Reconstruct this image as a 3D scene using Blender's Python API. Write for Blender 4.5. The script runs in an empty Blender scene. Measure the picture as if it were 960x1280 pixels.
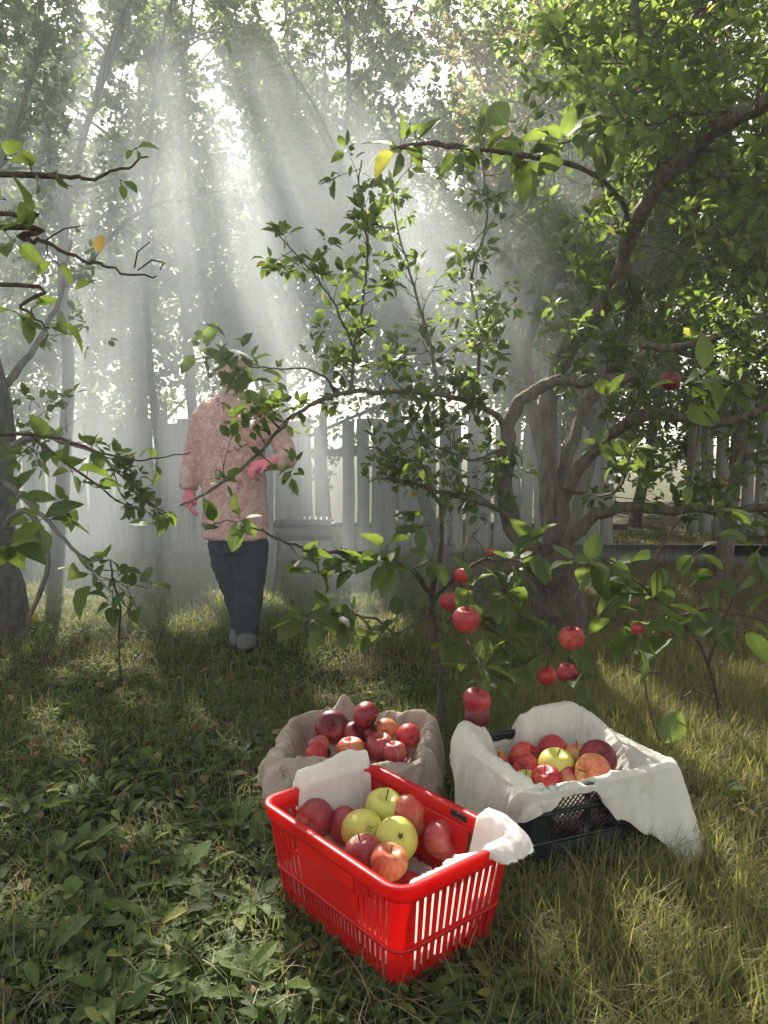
import bpy, math, random
import numpy as np
from mathutils import Vector, Matrix

R = math.radians
scene = bpy.context.scene
COL = scene.collection

# ------------------------------------------------------------------ camera
CAM_H = 1.10
TILT = math.atan(90 / 1000)
cam_d = bpy.data.cameras.new('camera'); cam = bpy.data.objects.new('camera', cam_d); COL.objects.link(cam)
cam_d.sensor_fit = 'VERTICAL'; cam_d.sensor_height = 36; cam_d.lens = 36 * 1000 / 1280
cam_d.clip_start = 0.05; cam_d.clip_end = 600
cam.location = (0, 0, CAM_H); cam.rotation_euler = (math.pi / 2 - TILT, 0, 0)
scene.camera = cam

# ------------------------------------------------------------------ light
SUN_AZ, SUN_EL = R(-17), R(39)
world = bpy.data.worlds.new('World'); scene.world = world; world.use_nodes = True
wn = world.node_tree
sky = wn.nodes.new('ShaderNodeTexSky'); sky.sky_type = 'NISHITA'; sky.sun_disc = False
sky.sun_elevation = SUN_EL; sky.sun_rotation = SUN_AZ
sky.air_density = 1.2; sky.dust_density = 1.5
bg = wn.nodes['Background']; hs = wn.nodes.new('ShaderNodeHueSaturation'); hs.inputs['Saturation'].default_value = .45
tn = wn.nodes.new('ShaderNodeMix'); tn.data_type = 'RGBA'; tn.blend_type = 'MULTIPLY'; tn.inputs[0].default_value = 1; tn.inputs[7].default_value = (1.0, .96, .86, 1)
wn.links.new(sky.outputs[0], hs.inputs['Color']); wn.links.new(hs.outputs[0], tn.inputs[6]); wn.links.new(tn.outputs[2], bg.inputs[0])
bg.inputs[1].default_value = 0.062
sun_d = bpy.data.lights.new('sun', 'SUN'); sun = bpy.data.objects.new('sun', sun_d); COL.objects.link(sun)
sun_d.energy = 5.0; sun_d.angle = R(0.6); sun_d.color = (1.0, 0.93, 0.82)
SUNV = Vector((math.sin(SUN_AZ) * math.cos(SUN_EL), math.cos(SUN_AZ) * math.cos(SUN_EL), math.sin(SUN_EL)))
sun.rotation_euler = SUNV.to_track_quat('Z', 'Y').to_euler(); sun.location = (-2, 6, 9)
scene.view_settings.view_transform = 'Standard'; scene.view_settings.look = 'None'
scene.view_settings.exposure = 2.4; scene.view_settings.gamma = 1.0
scene.cycles.use_denoising = True
scene.cycles.max_bounces = 8; scene.cycles.transparent_max_bounces = 8; scene.cycles.volume_bounces = 1
scene.cycles.diffuse_bounces = 3; scene.cycles.glossy_bounces = 2; scene.cycles.transmission_bounces = 4
scene.cycles.volume_step_rate = 1.0; scene.cycles.volume_max_steps = 64
scene.cycles.sample_clamp_indirect = 6

# ------------------------------------------------------------------ helpers
def ray(px, py):
    x = (px - 480) / 1000; y = -(py - 640) / 1000
    return Vector((x, math.cos(TILT) + y * math.sin(TILT), -math.sin(TILT) + y * math.cos(TILT)))
def P(px, py, d):
    """point seen at (px,py) whose world y is d"""
    r = ray(px, py); return Vector((0, 0, CAM_H)) + r * (d / r.y)
def Zp(px, py, z=0.0):
    r = ray(px, py); return Vector((0, 0, CAM_H)) + r * ((z - CAM_H) / r.z)

def mesh_np(name, V, F, mat=None, parent=None, smooth=False, attr=None, matidx=None):
    """V (n,3); F list of index tuples or (m,k) array"""
    me = bpy.data.meshes.new(name)
    V = np.asarray(V, dtype=np.float32)
    me.vertices.add(len(V)); me.vertices.foreach_set('co', V.ravel())
    if isinstance(F, np.ndarray):
        m, k = F.shape; loops = F.ravel().astype(np.int32)
        starts = (np.arange(m) * k).astype(np.int32)
    else:
        m = len(F); lens = np.array([len(f) for f in F]); loops = np.concatenate([np.array(f) for f in F]).astype(np.int32)
        starts = np.concatenate([[0], np.cumsum(lens)[:-1]]).astype(np.int32)
    me.loops.add(len(loops)); me.polygons.add(m)
    me.loops.foreach_set('vertex_index', loops)
    me.polygons.foreach_set('loop_start', starts)
    if smooth: me.polygons.foreach_set('use_smooth', np.ones(m, dtype=bool))
    if matidx is not None: me.polygons.foreach_set('material_index', np.asarray(matidx, dtype=np.int32))
    if attr is not None:
        for an, av in attr.items():
            a = me.attributes.new(an, 'FLOAT', 'POINT'); a.data.foreach_set('value', np.asarray(av, dtype=np.float32))
    me.update(calc_edges=True); me.validate()
    for mm in (mat if isinstance(mat, (list, tuple)) else [mat]):
        if mm: me.materials.append(mm)
    o = bpy.data.objects.new(name, me); COL.objects.link(o)
    if parent: o.parent = parent
    return o

def tag(o, label=None, cat=None, group=None, kind=None):
    if label: o['label'] = label
    if cat: o['category'] = cat
    if group: o['group'] = group
    if kind: o['kind'] = kind
    return o
def empty(name, loc=(0, 0, 0), rz=0.0):
    o = bpy.data.objects.new(name, None); COL.objects.link(o); o.location = loc; o.rotation_euler = (0, 0, rz)
    o.empty_display_size = .05
    return o
def bake(o):
    """freeze the modifiers of o into its mesh"""
    dg = bpy.context.evaluated_depsgraph_get(); dg.update()
    me = bpy.data.meshes.new_from_object(o.evaluated_get(dg)); o.modifiers.clear(); o.data = me
    return o

class MB:
    """collects geometry for one mesh"""
    def __init__(s): s.V = []; s.F = []; s.n = 0
    def add(s, V, F):
        s.V.append(np.asarray(V, dtype=float).reshape(-1, 3)); s.F += [tuple(i + s.n for i in f) for f in F]; s.n += len(s.V[-1])
    def box(s, c, d, rot=None, bev=0.0):
        hx, hy, hz = d[0] / 2, d[1] / 2, d[2] / 2
        b = min(bev, hx * .9, hy * .9, hz * .9)
        if b <= 0:
            V = [(x, y, z) for x in (-hx, hx) for y in (-hy, hy) for z in (-hz, hz)]
            F = [(0, 1, 3, 2), (4, 6, 7, 5), (0, 4, 5, 1), (2, 3, 7, 6), (0, 2, 6, 4), (1, 5, 7, 3)]
        else:
            V = []; idx = {}
            for sx in (-1, 1):
                for sy in (-1, 1):
                    for sz in (-1, 1):
                        for ax in range(3):
                            p = [sx * (hx - b), sy * (hy - b), sz * (hz - b)]
                            p[ax] = (sx, sy, sz)[ax] * (hx, hy, hz)[ax]
                            idx[(sx, sy, sz, ax)] = len(V); V.append(tuple(p))
            F = []
            for ax in range(3):
                o1, o2 = [(1, 2), (2, 0), (0, 1)][ax]
                for sg in (-1, 1):
                    q = []
                    for (u, v) in ((-1, -1), (1, -1), (1, 1), (-1, 1)):
                        k = [0, 0, 0]; k[ax] = sg; k[o1] = u; k[o2] = v; q.append(idx[(*k, ax)])
                    F.append(tuple(q if sg > 0 else q[::-1]))
            for ax in range(3):
                o1, o2 = [(1, 2), (2, 0), (0, 1)][ax]
                for u in (-1, 1):
                    for v in (-1, 1):
                        k0 = [0, 0, 0]; k0[ax] = -1; k0[o1] = u; k0[o2] = v; k1 = list(k0); k1[ax] = 1
                        q = (idx[(*k0, o1)], idx[(*k1, o1)], idx[(*k1, o2)], idx[(*k0, o2)])
                        F.append(q if u * v > 0 else q[::-1])
            for sx in (-1, 1):
                for sy in (-1, 1):
                    for sz in (-1, 1):
                        q = (idx[(sx, sy, sz, 0)], idx[(sx, sy, sz, 1)], idx[(sx, sy, sz, 2)])
                        F.append(q if sx * sy * sz > 0 else q[::-1])
        V = np.array(V)
        if rot is not None: V = V @ np.array(rot.to_3x3()).T
        s.add(V + np.array(c), F)
    def tube(s, pts, radii, n=7, cap=True):
        pts = [Vector(p) for p in pts]
        if not hasattr(radii, '__len__'): radii = [radii] * len(pts)
        V = []; F = []; up = None
        for i, p in enumerate(pts):
            t = (pts[min(i + 1, len(pts) - 1)] - pts[max(i - 1, 0)])
            if t.length < 1e-9: t = Vector((0, 0, 1))
            t.normalize()
            if up is None: up = t.orthogonal().normalized()
            up = (up - t * up.dot(t)); up = up.normalized() if up.length > 1e-6 else t.orthogonal().normalized()
            b = t.cross(up)
            for k in range(n):
                a = 2 * math.pi * k / n
                V.append(p + (up * math.cos(a) + b * math.sin(a)) * radii[i])
        for i in range(len(pts) - 1):
            for k in range(n):
                k2 = (k + 1) % n
                F.append((i * n + k, i * n + k2, (i + 1) * n + k2, (i + 1) * n + k))
        if cap:
            F.append(tuple(range(n))[::-1]); F.append(tuple((len(pts) - 1) * n + k for k in range(n)))
        s.add(V, F)
    def loft(s, rings, n=20):
        """rings: (centre, rx, ry[, axis]) ellipses lying in the xy plane unless an axis is given"""
        V = []; F = []
        for rg in rings:
            c, rx, ry = Vector(rg[0]), rg[1], rg[2]
            if len(rg) > 3:
                t = Vector(rg[3]).normalized(); u = Vector((1, 0, 0)) - t * t.x
                u = u.normalized() if u.length > .2 else Vector((0, 0, 1)).cross(t).normalized(); w = t.cross(u)
            else: u = Vector((1, 0, 0)); w = Vector((0, 1, 0))
            for k in range(n):
                a = 2 * math.pi * k / n; V.append(c + u * math.cos(a) * rx + w * math.sin(a) * ry)
        m = len(rings)
        for i in range(m - 1):
            for k in range(n):
                k2 = (k + 1) % n; F.append((i * n + k, i * n + k2, (i + 1) * n + k2, (i + 1) * n + k))
        F.append(tuple(range(n))[::-1]); F.append(tuple((m - 1) * n + k for k in range(n)))
        s.add(V, F)
    def build(s, name, mat=None, parent=None, smooth=False, attr=None):
        return mesh_np(name, np.concatenate(s.V), s.F, mat, parent, smooth, attr)

# ------------------------------------------------------------------ materials
def new_mat(name):
    m = bpy.data.materials.new(name); m.use_nodes = True; nt = m.node_tree; nt.nodes.clear()
    out = nt.nodes.new('ShaderNodeOutputMaterial'); return m, nt, out
def N(nt, t, **kw):
    n = nt.nodes.new(t)
    for k, v in kw.items():
        if k in n.inputs: n.inputs[k].default_value = v
        else: setattr(n, k, v)
    return n
def ramp(nt, fac, stops):
    r = nt.nodes.new('ShaderNodeValToRGB'); e = r.color_ramp.elements
    while len(e) < len(stops): e.new(.5)
    for el, (p, c) in zip(e, stops): el.position = p; el.color = (*c, 1)
    nt.links.new(fac, r.inputs[0]); return r.outputs[0]
def mixc(nt, fac, a, b, mode='MIX'):
    m = nt.nodes.new('ShaderNodeMix'); m.data_type = 'RGBA'; m.blend_type = mode
    for s, v in ((0, fac), (6, a), (7, b)):
        if hasattr(v, 'links') or hasattr(v, 'is_output'): nt.links.new(v, m.inputs[s])
        else: m.inputs[s].default_value = v if s == 0 else (*v, 1)
    return m.outputs[2]
def math_n(nt, op, a, b=0.0, clamp=False):
    m = nt.nodes.new('ShaderNodeMath'); m.operation = op; m.use_clamp = clamp
    for i, v in enumerate((a, b)):
        if hasattr(v, 'is_output'): nt.links.new(v, m.inputs[i])
        else: m.inputs[i].default_value = v
    return m.outputs[0]
def bumped(nt, h, strength=.3, dist=.01):
    b = nt.nodes.new('ShaderNodeBump'); b.inputs['Strength'].default_value = strength; b.inputs['Distance'].default_value = dist
    nt.links.new(h, b.inputs['Height']); return b.outputs[0]
def noise(nt, scale, detail=4, rough=.55, vec=None, dim='3D'):
    n = nt.nodes.new('ShaderNodeTexNoise'); n.noise_dimensions = dim
    n.inputs['Scale'].default_value = scale; n.inputs['Detail'].default_value = detail; n.inputs['Roughness'].default_value = rough
    if vec is not None: nt.links.new(vec, n.inputs['Vector'])
    return n

def leaf_mat(name, stops, trans=(.22, .34, .05), tmix=.4, rough=.45, spec=.4, veins=False):
    m, nt, out = new_mat(name); L = nt.links
    at = N(nt, 'ShaderNodeAttribute', attribute_name='tint')
    tc = nt.nodes.new('ShaderNodeTexCoord')
    nz = noise(nt, 60, 3, .6, tc.outputs['Object'])
    f = math_n(nt, 'ADD', at.outputs['Fac'], math_n(nt, 'MULTIPLY', math_n(nt, 'SUBTRACT', nz.outputs['Fac'], .5), .35), True)
    col = ramp(nt, f, stops)
    if veins:
        lu = N(nt, 'ShaderNodeAttribute', attribute_name='lu').outputs['Fac']; lw = N(nt, 'ShaderNodeAttribute', attribute_name='lw').outputs['Fac']
        ph = math_n(nt, 'MULTIPLY', math_n(nt, 'SUBTRACT', lu, math_n(nt, 'MULTIPLY', lw, .16)), 50)
        sv = math_n(nt, 'POWER', math_n(nt, 'ABSOLUTE', math_n(nt, 'SINE', ph)), 14)
        mid = math_n(nt, 'SUBTRACT', 1, math_n(nt, 'MULTIPLY', lw, 9), True)
        vn = math_n(nt, 'ADD', math_n(nt, 'MULTIPLY', sv, .35), math_n(nt, 'MULTIPLY', mid, .8), True)
        col = mixc(nt, math_n(nt, 'MULTIPLY', vn, .55), col, (.20, .24, .10))
        sp = noise(nt, 130, 2, .5, tc.outputs['Object']); col = mixc(nt, math_n(nt, 'MULTIPLY', ramp(nt, sp.outputs['Fac'], [(.66, (0, 0, 0)), (.70, (1, 1, 1))]), .7), col, (.09, .055, .025))
        hgtv = math_n(nt, 'SUBTRACT', math_n(nt, 'MULTIPLY', nz.outputs['Fac'], .6), vn)
    geo = nt.nodes.new('ShaderNodeNewGeometry')
    front = mixc(nt, 0.0, col, col)
    back = mixc(nt, .35, col, (.14, .155, .10))
    c2 = nt.nodes.new('ShaderNodeMix'); c2.data_type = 'RGBA'
    L.new(geo.outputs['Backfacing'], c2.inputs[0]); L.new(front, c2.inputs[6]); L.new(back, c2.inputs[7])
    p = N(nt, 'ShaderNodeBsdfPrincipled', Roughness=rough); p.inputs['Specular IOR Level'].default_value = spec
    L.new(c2.outputs[2], p.inputs['Base Color'])
    if veins: L.new(bumped(nt, hgtv, .5, .002), p.inputs['Normal'])
    t = nt.nodes.new('ShaderNodeBsdfTranslucent')
    tcx = mixc(nt, .55, col, trans); tb = mixc(nt, 1.0, tcx, (1.5, 1.5, 1.2), 'MULTIPLY'); L.new(tb, t.inputs[0])
    ms = nt.nodes.new('ShaderNodeMixShader'); ms.inputs[0].default_value = tmix
    L.new(p.outputs[0], ms.inputs[1]); L.new(t.outputs[0], ms.inputs[2]); L.new(ms.outputs[0], out.inputs[0])
    return m

M = {}
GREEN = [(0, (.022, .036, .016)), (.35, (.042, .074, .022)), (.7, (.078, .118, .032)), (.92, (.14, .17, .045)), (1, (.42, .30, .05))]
M['leaf'] = leaf_mat('apple_leaf', GREEN, (.22, .31, .06), .42, .48, .3)
M['leaf_near'] = leaf_mat('veined_apple_leaf', GREEN, (.22, .30, .05), .38, .5, .28, True)
M['weed_near'] = None
M['leaf_far'] = leaf_mat('far_leaf', [(0, (.035, .058, .024)), (.4, (.07, .105, .036)), (.8, (.13, .165, .055)), (1, (.22, .19, .07))], (.24, .31, .10), .40, .6, .3)
M['leaf_rust'] = leaf_mat('rusty_leaf', [(0, (.05, .045, .025)), (.4, (.10, .08, .04)), (.8, (.14, .11, .055)), (1, (.10, .12, .04))], (.26, .21, .10), .45, .6, .3)
M['leaf_yellow'] = leaf_mat('yellow_leaf', [(0, (.4, .24, .05)), (1, (.65, .42, .12))], (.7, .45, .10), .4)
M['grass'] = leaf_mat('grass_blade', [(0, (.022, .035, .012)), (.4, (.05, .078, .022)), (.75, (.11, .135, .035)), (1, (.34, .27, .10))], (.30, .32, .07), .40, .6, .2)
M['straw'] = leaf_mat('dry_straw', [(0, (.14, .10, .05)), (.5, (.26, .19, .09)), (1, (.42, .33, .18))], (.4, .3, .12), .25, .6, .3)
M['weed'] = leaf_mat('weed_leaf', [(0, (.020, .036, .011)), (.45, (.046, .080, .020)), (.85, (.090, .135, .030)), (1, (.20, .20, .05))], (.24, .32, .05), .36, .62, .2)
M['weed_near'] = leaf_mat('veined_weed_leaf', [(0, (.022, .038, .012)), (.45, (.050, .085, .022)), (.85, (.095, .14, .032)), (1, (.20, .20, .05))], (.24, .32, .05), .34, .6, .22, True)
M['dead'] = leaf_mat('dead_leaf', [(0, (.07, .045, .025)), (.5, (.16, .10, .05)), (1, (.34, .25, .13))], (.4, .22, .08), .2, .7, .2)

def bark(name, a, b, scale=18):
    m, nt, out = new_mat(name); L = nt.links
    tc = nt.nodes.new('ShaderNodeTexCoord'); mp = nt.nodes.new('ShaderNodeMapping'); mp.inputs['Scale'].default_value = (1, 1, .3)
    L.new(tc.outputs['Object'], mp.inputs[0])
    n1 = noise(nt, scale, 6, .7, mp.outputs[0]); n2 = noise(nt, scale * .25, 3, .5, tc.outputs['Object'])
    c = ramp(nt, n1.outputs['Fac'], [(.3, a), (.7, b)])
    c2 = mixc(nt, math_n(nt, 'MULTIPLY', ramp(nt, n2.outputs['Fac'], [(.55, (0, 0, 0)), (.7, (1, 1, 1))]), .5), c, (.13, .15, .09))
    p = N(nt, 'ShaderNodeBsdfPrincipled', Roughness=.85); L.new(c2, p.inputs['Base Color'])
    L.new(bumped(nt, n1.outputs['Fac'], 1.0, .03), p.inputs['Normal']); L.new(p.outputs[0], out.inputs[0]); return m
M['bark'] = bark('apple_bark', (.05, .040, .032), (.24, .20, .155), 34)
M['bark_dark'] = bark('dark_bark', (.03, .024, .02), (.15, .12, .095), 40)
M['twig'] = bark('twig_bark', (.06, .035, .025), (.16, .10, .075), 60)
M['bark_pale'] = bark('pale_bark', (.12, .105, .09), (.28, .25, .21))

def cloth_mat(name, base, stain=None, sw=.35):
    m, nt, out = new_mat(name); L = nt.links
    tc = nt.nodes.new('ShaderNodeTexCoord')
    wv = noise(nt, 900, 2, .5, tc.outputs['Object']); n2 = noise(nt, 6, 4, .6, tc.outputs['Object'])
    c = mixc(nt, math_n(nt, 'MULTIPLY', n2.outputs['Fac'], .5), base, tuple(x * .78 for x in base))
    if stain:
        n3 = noise(nt, 11, 7, .75, tc.outputs['Object'])
        s_ = ramp(nt, n3.outputs['Fac'], [(.56, (0, 0, 0)), (.64, (1, 1, 1))])
        c = mixc(nt, math_n(nt, 'MULTIPLY', s_, .6), c, stain)
    n4 = noise(nt, 14, 5, .6, tc.outputs['Object'])
    mp = nt.nodes.new('ShaderNodeMapping'); mp.inputs['Rotation'].default_value = (.3, .5, .8); mp.inputs['Scale'].default_value = (1, 3.5, 1); L.new(tc.outputs['Object'], mp.inputs[0])
    n5 = noise(nt, 26, 3, .5, mp.outputs[0]); rd = math_n(nt, 'ABSOLUTE', math_n(nt, 'SUBTRACT', n5.outputs['Fac'], .5))
    h = math_n(nt, 'ADD', math_n(nt, 'MULTIPLY', wv.outputs['Fac'], .16), math_n(nt, 'SUBTRACT', n4.outputs['Fac'], math_n(nt, 'MULTIPLY', rd, 1.6)))
    p = N(nt, 'ShaderNodeBsdfPrincipled', Roughness=.9); p.inputs['Specular IOR Level'].default_value = .15; L.new(c, p.inputs['Base Color'])
    nb = bumped(nt, h, .35, .010); L.new(nb, p.inputs['Normal'])
    t = nt.nodes.new('ShaderNodeBsdfTranslucent'); L.new(c, t.inputs[0])
    ms = nt.nodes.new('ShaderNodeMixShader'); ms.inputs[0].default_value = sw
    L.new(p.outputs[0], ms.inputs[1]); L.new(t.outputs[0], ms.inputs[2]); L.new(ms.outputs[0], out.inputs[0]); return m
M['cloth_white'] = cloth_mat('white_cotton', (.86, .83, .77))
M['cloth_cream'] = cloth_mat('cream_cotton', (.85, .81, .72), None)
M['cloth_beige'] = cloth_mat('stained_linen', (.52, .42, .34), (.16, .05, .05), .25)

def simple(name, col, rough=.5, spec=.5, bump=0, bscale=40, var=.25, metal=0.0):
    m, nt, out = new_mat(name); L = nt.links
    tc = nt.nodes.new('ShaderNodeTexCoord'); n = noise(nt, bscale, 5, .6, tc.outputs['Object'])
    c = mixc(nt, n.outputs['Fac'], tuple(x * (1 - var) for x in col), tuple(min(1, x * (1 + var)) for x in col))
    p = N(nt, 'ShaderNodeBsdfPrincipled', Roughness=rough, Metallic=metal); p.inputs['Specular IOR Level'].default_value = spec
    L.new(c, p.inputs['Base Color'])
    if bump: L.new(bumped(nt, n.outputs['Fac'], bump, .006), p.inputs['Normal'])
    L.new(p.outputs[0], out.inputs[0]); return m
M['black_plastic'] = simple('black_plastic', (.005, .010, .012), .42, .5, .1, 60, .4)
M['dark_handle'] = simple('dark_handle', (.02, .012, .012), .35)
M['stem'] = simple('apple_stem', (.10, .06, .03), .8)
M['calyx'] = simple('apple_calyx', (.05, .04, .025), .9)
M['skin'] = simple('skin', (.52, .33, .25), .55)
M['glove'] = simple('pink_glove', (.80, .22, .30), .55, .4, .3, 50, .15)
M['trouser'] = simple('dark_trousers', (.035, .045, .06), .9, .2, .5, 30, .3)
M['boot'] = simple('grey_boot', (.10, .10, .095), .7, .3, .3, 30)
M['scarf'] = simple('pale_scarf', (.62, .58, .52), .9, .2, .4, 25)
M['hair'] = simple('grey_hair', (.25, .22, .20), .8)
M['iron'] = simple('sooty_iron', (.16, .16, .155), .6, .5, .4, 30, .4, .3)

def red_plastic():
    m, nt, out = new_mat('red_plastic'); L = nt.links
    tc = nt.nodes.new('ShaderNodeTexCoord'); n = noise(nt, 25, 6, .65, tc.outputs['Object']); n2 = noise(nt, 5, 3, .5, tc.outputs['Object'])
    c = mixc(nt, n2.outputs['Fac'], (.48, .006, .008), (.60, .012, .012))
    p = N(nt, 'ShaderNodeBsdfPrincipled'); p.inputs['Specular IOR Level'].default_value = .45; L.new(c, p.inputs['Base Color'])
    sc = nt.nodes.new('ShaderNodeMapping'); sc.inputs['Scale'].default_value = (1, 1, 6); L.new(tc.outputs['Object'], sc.inputs[0]); n6 = noise(nt, 22, 6, .75, sc.outputs[0]); sxz = nt.nodes.new('ShaderNodeSeparateXYZ'); L.new(tc.outputs['Object'], sxz.inputs[0])
    dust = math_n(nt, 'MULTIPLY', ramp(nt, n6.outputs['Fac'], [(.52, (0, 0, 0)), (.70, (1, 1, 1))]), math_n(nt, 'SUBTRACT', .75, math_n(nt, 'MULTIPLY', sxz.outputs[2], 2.0), True))
    L.new(mixc(nt, math_n(nt, 'MULTIPLY', dust, .6), c, (.30, .10, .06)), p.inputs['Base Color'])
    L.new(ramp(nt, n.outputs['Fac'], [(.3, (.28,) * 3), (.7, (.5,) * 3)]), p.inputs['Roughness'])
    L.new(bumped(nt, n.outputs['Fac'], .05, .004), p.inputs['Normal'])
    t = nt.nodes.new('ShaderNodeBsdfTranslucent'); t.inputs[0].default_value = (.95, .02, .015, 1)
    ms = nt.nodes.new('ShaderNodeMixShader'); ms.inputs[0].default_value = .38
    L.new(p.outputs[0], ms.inputs[1]); L.new(t.outputs[0], ms.inputs[2]); L.new(ms.outputs[0], out.inputs[0]); return m
M['red_plastic'] = red_plastic()

def apple_mat(name, ground_c, red_c, dark_c, cover):
    """cover: 0 no red .. 1 red all over"""
    m, nt, out = new_mat(name); L = nt.links
    tc = nt.nodes.new('ShaderNodeTexCoord'); oi = nt.nodes.new('ShaderNodeObjectInfo')
    big = noise(nt, 9, 3, .5, tc.outputs['Object'], '4D'); L.new(math_n(nt, 'MULTIPLY', oi.outputs['Random'], 37), big.inputs['W'])
    # streaks run from stem to calyx: stretch along z
    mp = nt.nodes.new('ShaderNodeMapping'); mp.inputs['Scale'].default_value = (1, 1, .10); L.new(tc.outputs['Object'], mp.inputs[0])
    st = noise(nt, 120, 3, .6, mp.outputs[0]); sp = noise(nt, 260, 1, .5, tc.outputs['Object'])
    f = math_n(nt, 'ADD', big.outputs['Fac'], math_n(nt, 'MULTIPLY', math_n(nt, 'SUBTRACT', st.outputs['Fac'], .5), .75))
    f = math_n(nt, 'ADD', f, cover - .5)
    sx = nt.nodes.new('ShaderNodeSeparateXYZ'); L.new(tc.outputs['Object'], sx.inputs[0]); f = math_n(nt, 'ADD', f, math_n(nt, 'MULTIPLY', sx.outputs[0], 3.2))
    c = ramp(nt, f, [(.38, ground_c), (.52, tuple(g * .45 + r * .55 for g, r in zip(ground_c, red_c))), (.66, red_c), (.9, dark_c)])
    spk = ramp(nt, sp.outputs['Fac'], [(.70, (0, 0, 0)), (.76, (1, 1, 1))])
    c = mixc(nt, math_n(nt, 'MULTIPLY', spk, .35), c, (.6, .45, .25))
    p = N(nt, 'ShaderNodeBsdfPrincipled', Roughness=.42); p.inputs['Specular IOR Level'].default_value = .45
    p.inputs['Subsurface Weight'].default_value = .06; p.inputs['Subsurface Radius'].default_value = (.012, .005, .003); p.inputs['Subsurface Scale'].default_value = .4
    L.new(c, p.inputs['Base Color']); L.new(p.outputs[0], out.inputs[0]); return m
YG = (.52, .50, .10)
M['ap_dark'] = apple_mat('apple_dark_red', (.42, .06, .04), (.26, .014, .022), (.10, .006, .014), .82)
M['ap_hang'] = apple_mat('apple_rosy', (.62, .30, .14), (.44, .045, .05), (.26, .016, .026), .80)
M['ap_red'] = apple_mat('apple_red', (.60, .22, .08), (.50, .03, .035), (.34, .014, .022), .76)
M['ap_pink'] = apple_mat('apple_pink_red', (.50, .24, .09), (.38, .05, .055), (.24, .022, .03), .68)
M['ap_blush'] = apple_mat('apple_blush', (.60, .44, .13), (.55, .16, .07), (.42, .04, .03), .60)
M['ap_yellow'] = apple_mat('apple_yellow', YG, (.52, .36, .10), (.5, .13, .06), .30)

def ground_mat():
    m, nt, out = new_mat('orchard_soil'); L = nt.links
    tc = nt.nodes.new('ShaderNodeTexCoord')
    a = noise(nt, 1.1, 5, .6, tc.outputs['Object']); b = noise(nt, 28, 8, .75, tc.outputs['Object']); v = N(nt, 'ShaderNodeTexVoronoi', Scale=45.0); L.new(tc.outputs['Object'], v.inputs['Vector'])
    c1 = ramp(nt, b.outputs['Fac'], [(.25, (.018, .014, .009)), (.5, (.05, .037, .022)), (.75, (.12, .09, .05))])
    c2 = ramp(nt, b.outputs['Fac'], [(.25, (.015, .022, .008)), (.55, (.035, .055, .018)), (.8, (.08, .09, .035))])
    c = mixc(nt, ramp(nt, a.outputs['Fac'], [(.4, (0, 0, 0)), (.6, (1, 1, 1))]), c1, c2)
    p = N(nt, 'ShaderNodeBsdfPrincipled', Roughness=.95); p.inputs['Specular IOR Level'].default_value = .1; L.new(c, p.inputs['Base Color'])
    h = math_n(nt, 'ADD', b.outputs['Fac'], math_n(nt, 'MULTIPLY', v.outputs['Distance'], .5))
    L.new(bumped(nt, h, 1.0, .03), p.inputs['Normal']); L.new(p.outputs[0], out.inputs[0]); return m
M['ground'] = ground_mat()

def wood_mat():
    m, nt, out = new_mat('weathered_wood'); L = nt.links
    tc = nt.nodes.new('ShaderNodeTexCoord'); oi = nt.nodes.new('ShaderNodeObjectInfo')
    mp = nt.nodes.new('ShaderNodeMapping'); mp.inputs['Scale'].default_value = (1, 1, .06); L.new(tc.outputs['Object'], mp.inputs[0])
    a = noise(nt, 45, 5, .65, mp.outputs[0], '4D'); L.new(math_n(nt, 'MULTIPLY', oi.outputs['Random'], 20), a.inputs['W'])
    c = ramp(nt, a.outputs['Fac'], [(.25, (.17, .16, .145)), (.55, (.34, .325, .295)), (.8, (.50, .48, .43))])
    c = mixc(nt, math_n(nt, 'MULTIPLY', oi.outputs['Random'], .4), c, (.17, .15, .125))
    p = N(nt, 'ShaderNodeBsdfPrincipled', Roughness=.9); L.new(c, p.inputs['Base Color'])
    L.new(bumped(nt, a.outputs['Fac'], .6, .006), p.inputs['Normal']); L.new(p.outputs[0], out.inputs[0]); return m
M['wood'] = wood_mat()

def floral_mat():
    m, nt, out = new_mat('floral_jacket'); L = nt.links
    tc = nt.nodes.new('ShaderNodeTexCoord'); v = N(nt, 'ShaderNodeTexVoronoi', Scale=26.0); L.new(tc.outputs['Object'], v.inputs['Vector'])
    n = noise(nt, 16, 5, .7, tc.outputs['Object']); n2 = noise(nt, 5, 2, .5, tc.outputs['Object'])
    c = ramp(nt, n.outputs['Fac'], [(.36, (.74, .56, .51)), (.47, (.56, .26, .25)), (.56, (.76, .55, .50)), (.66, (.42, .14, .14))])
    c = mixc(nt, ramp(nt, v.outputs['Distance'], [(.12, (.35, .35, .35)), (.40, (0, 0, 0))]), c, (.74, .58, .54))
    c = mixc(nt, math_n(nt, 'MULTIPLY', n2.outputs['Fac'], .35), c, (.34, .22, .18))
    p = N(nt, 'ShaderNodeBsdfPrincipled', Roughness=.9); p.inputs['Specular IOR Level'].default_value = .15; L.new(c, p.inputs['Base Color'])
    L.new(bumped(nt, n.outputs['Fac'], .4, .01), p.inputs['Normal']); L.new(p.outputs[0], out.inputs[0]); return m
M['floral'] = floral_mat()

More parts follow.
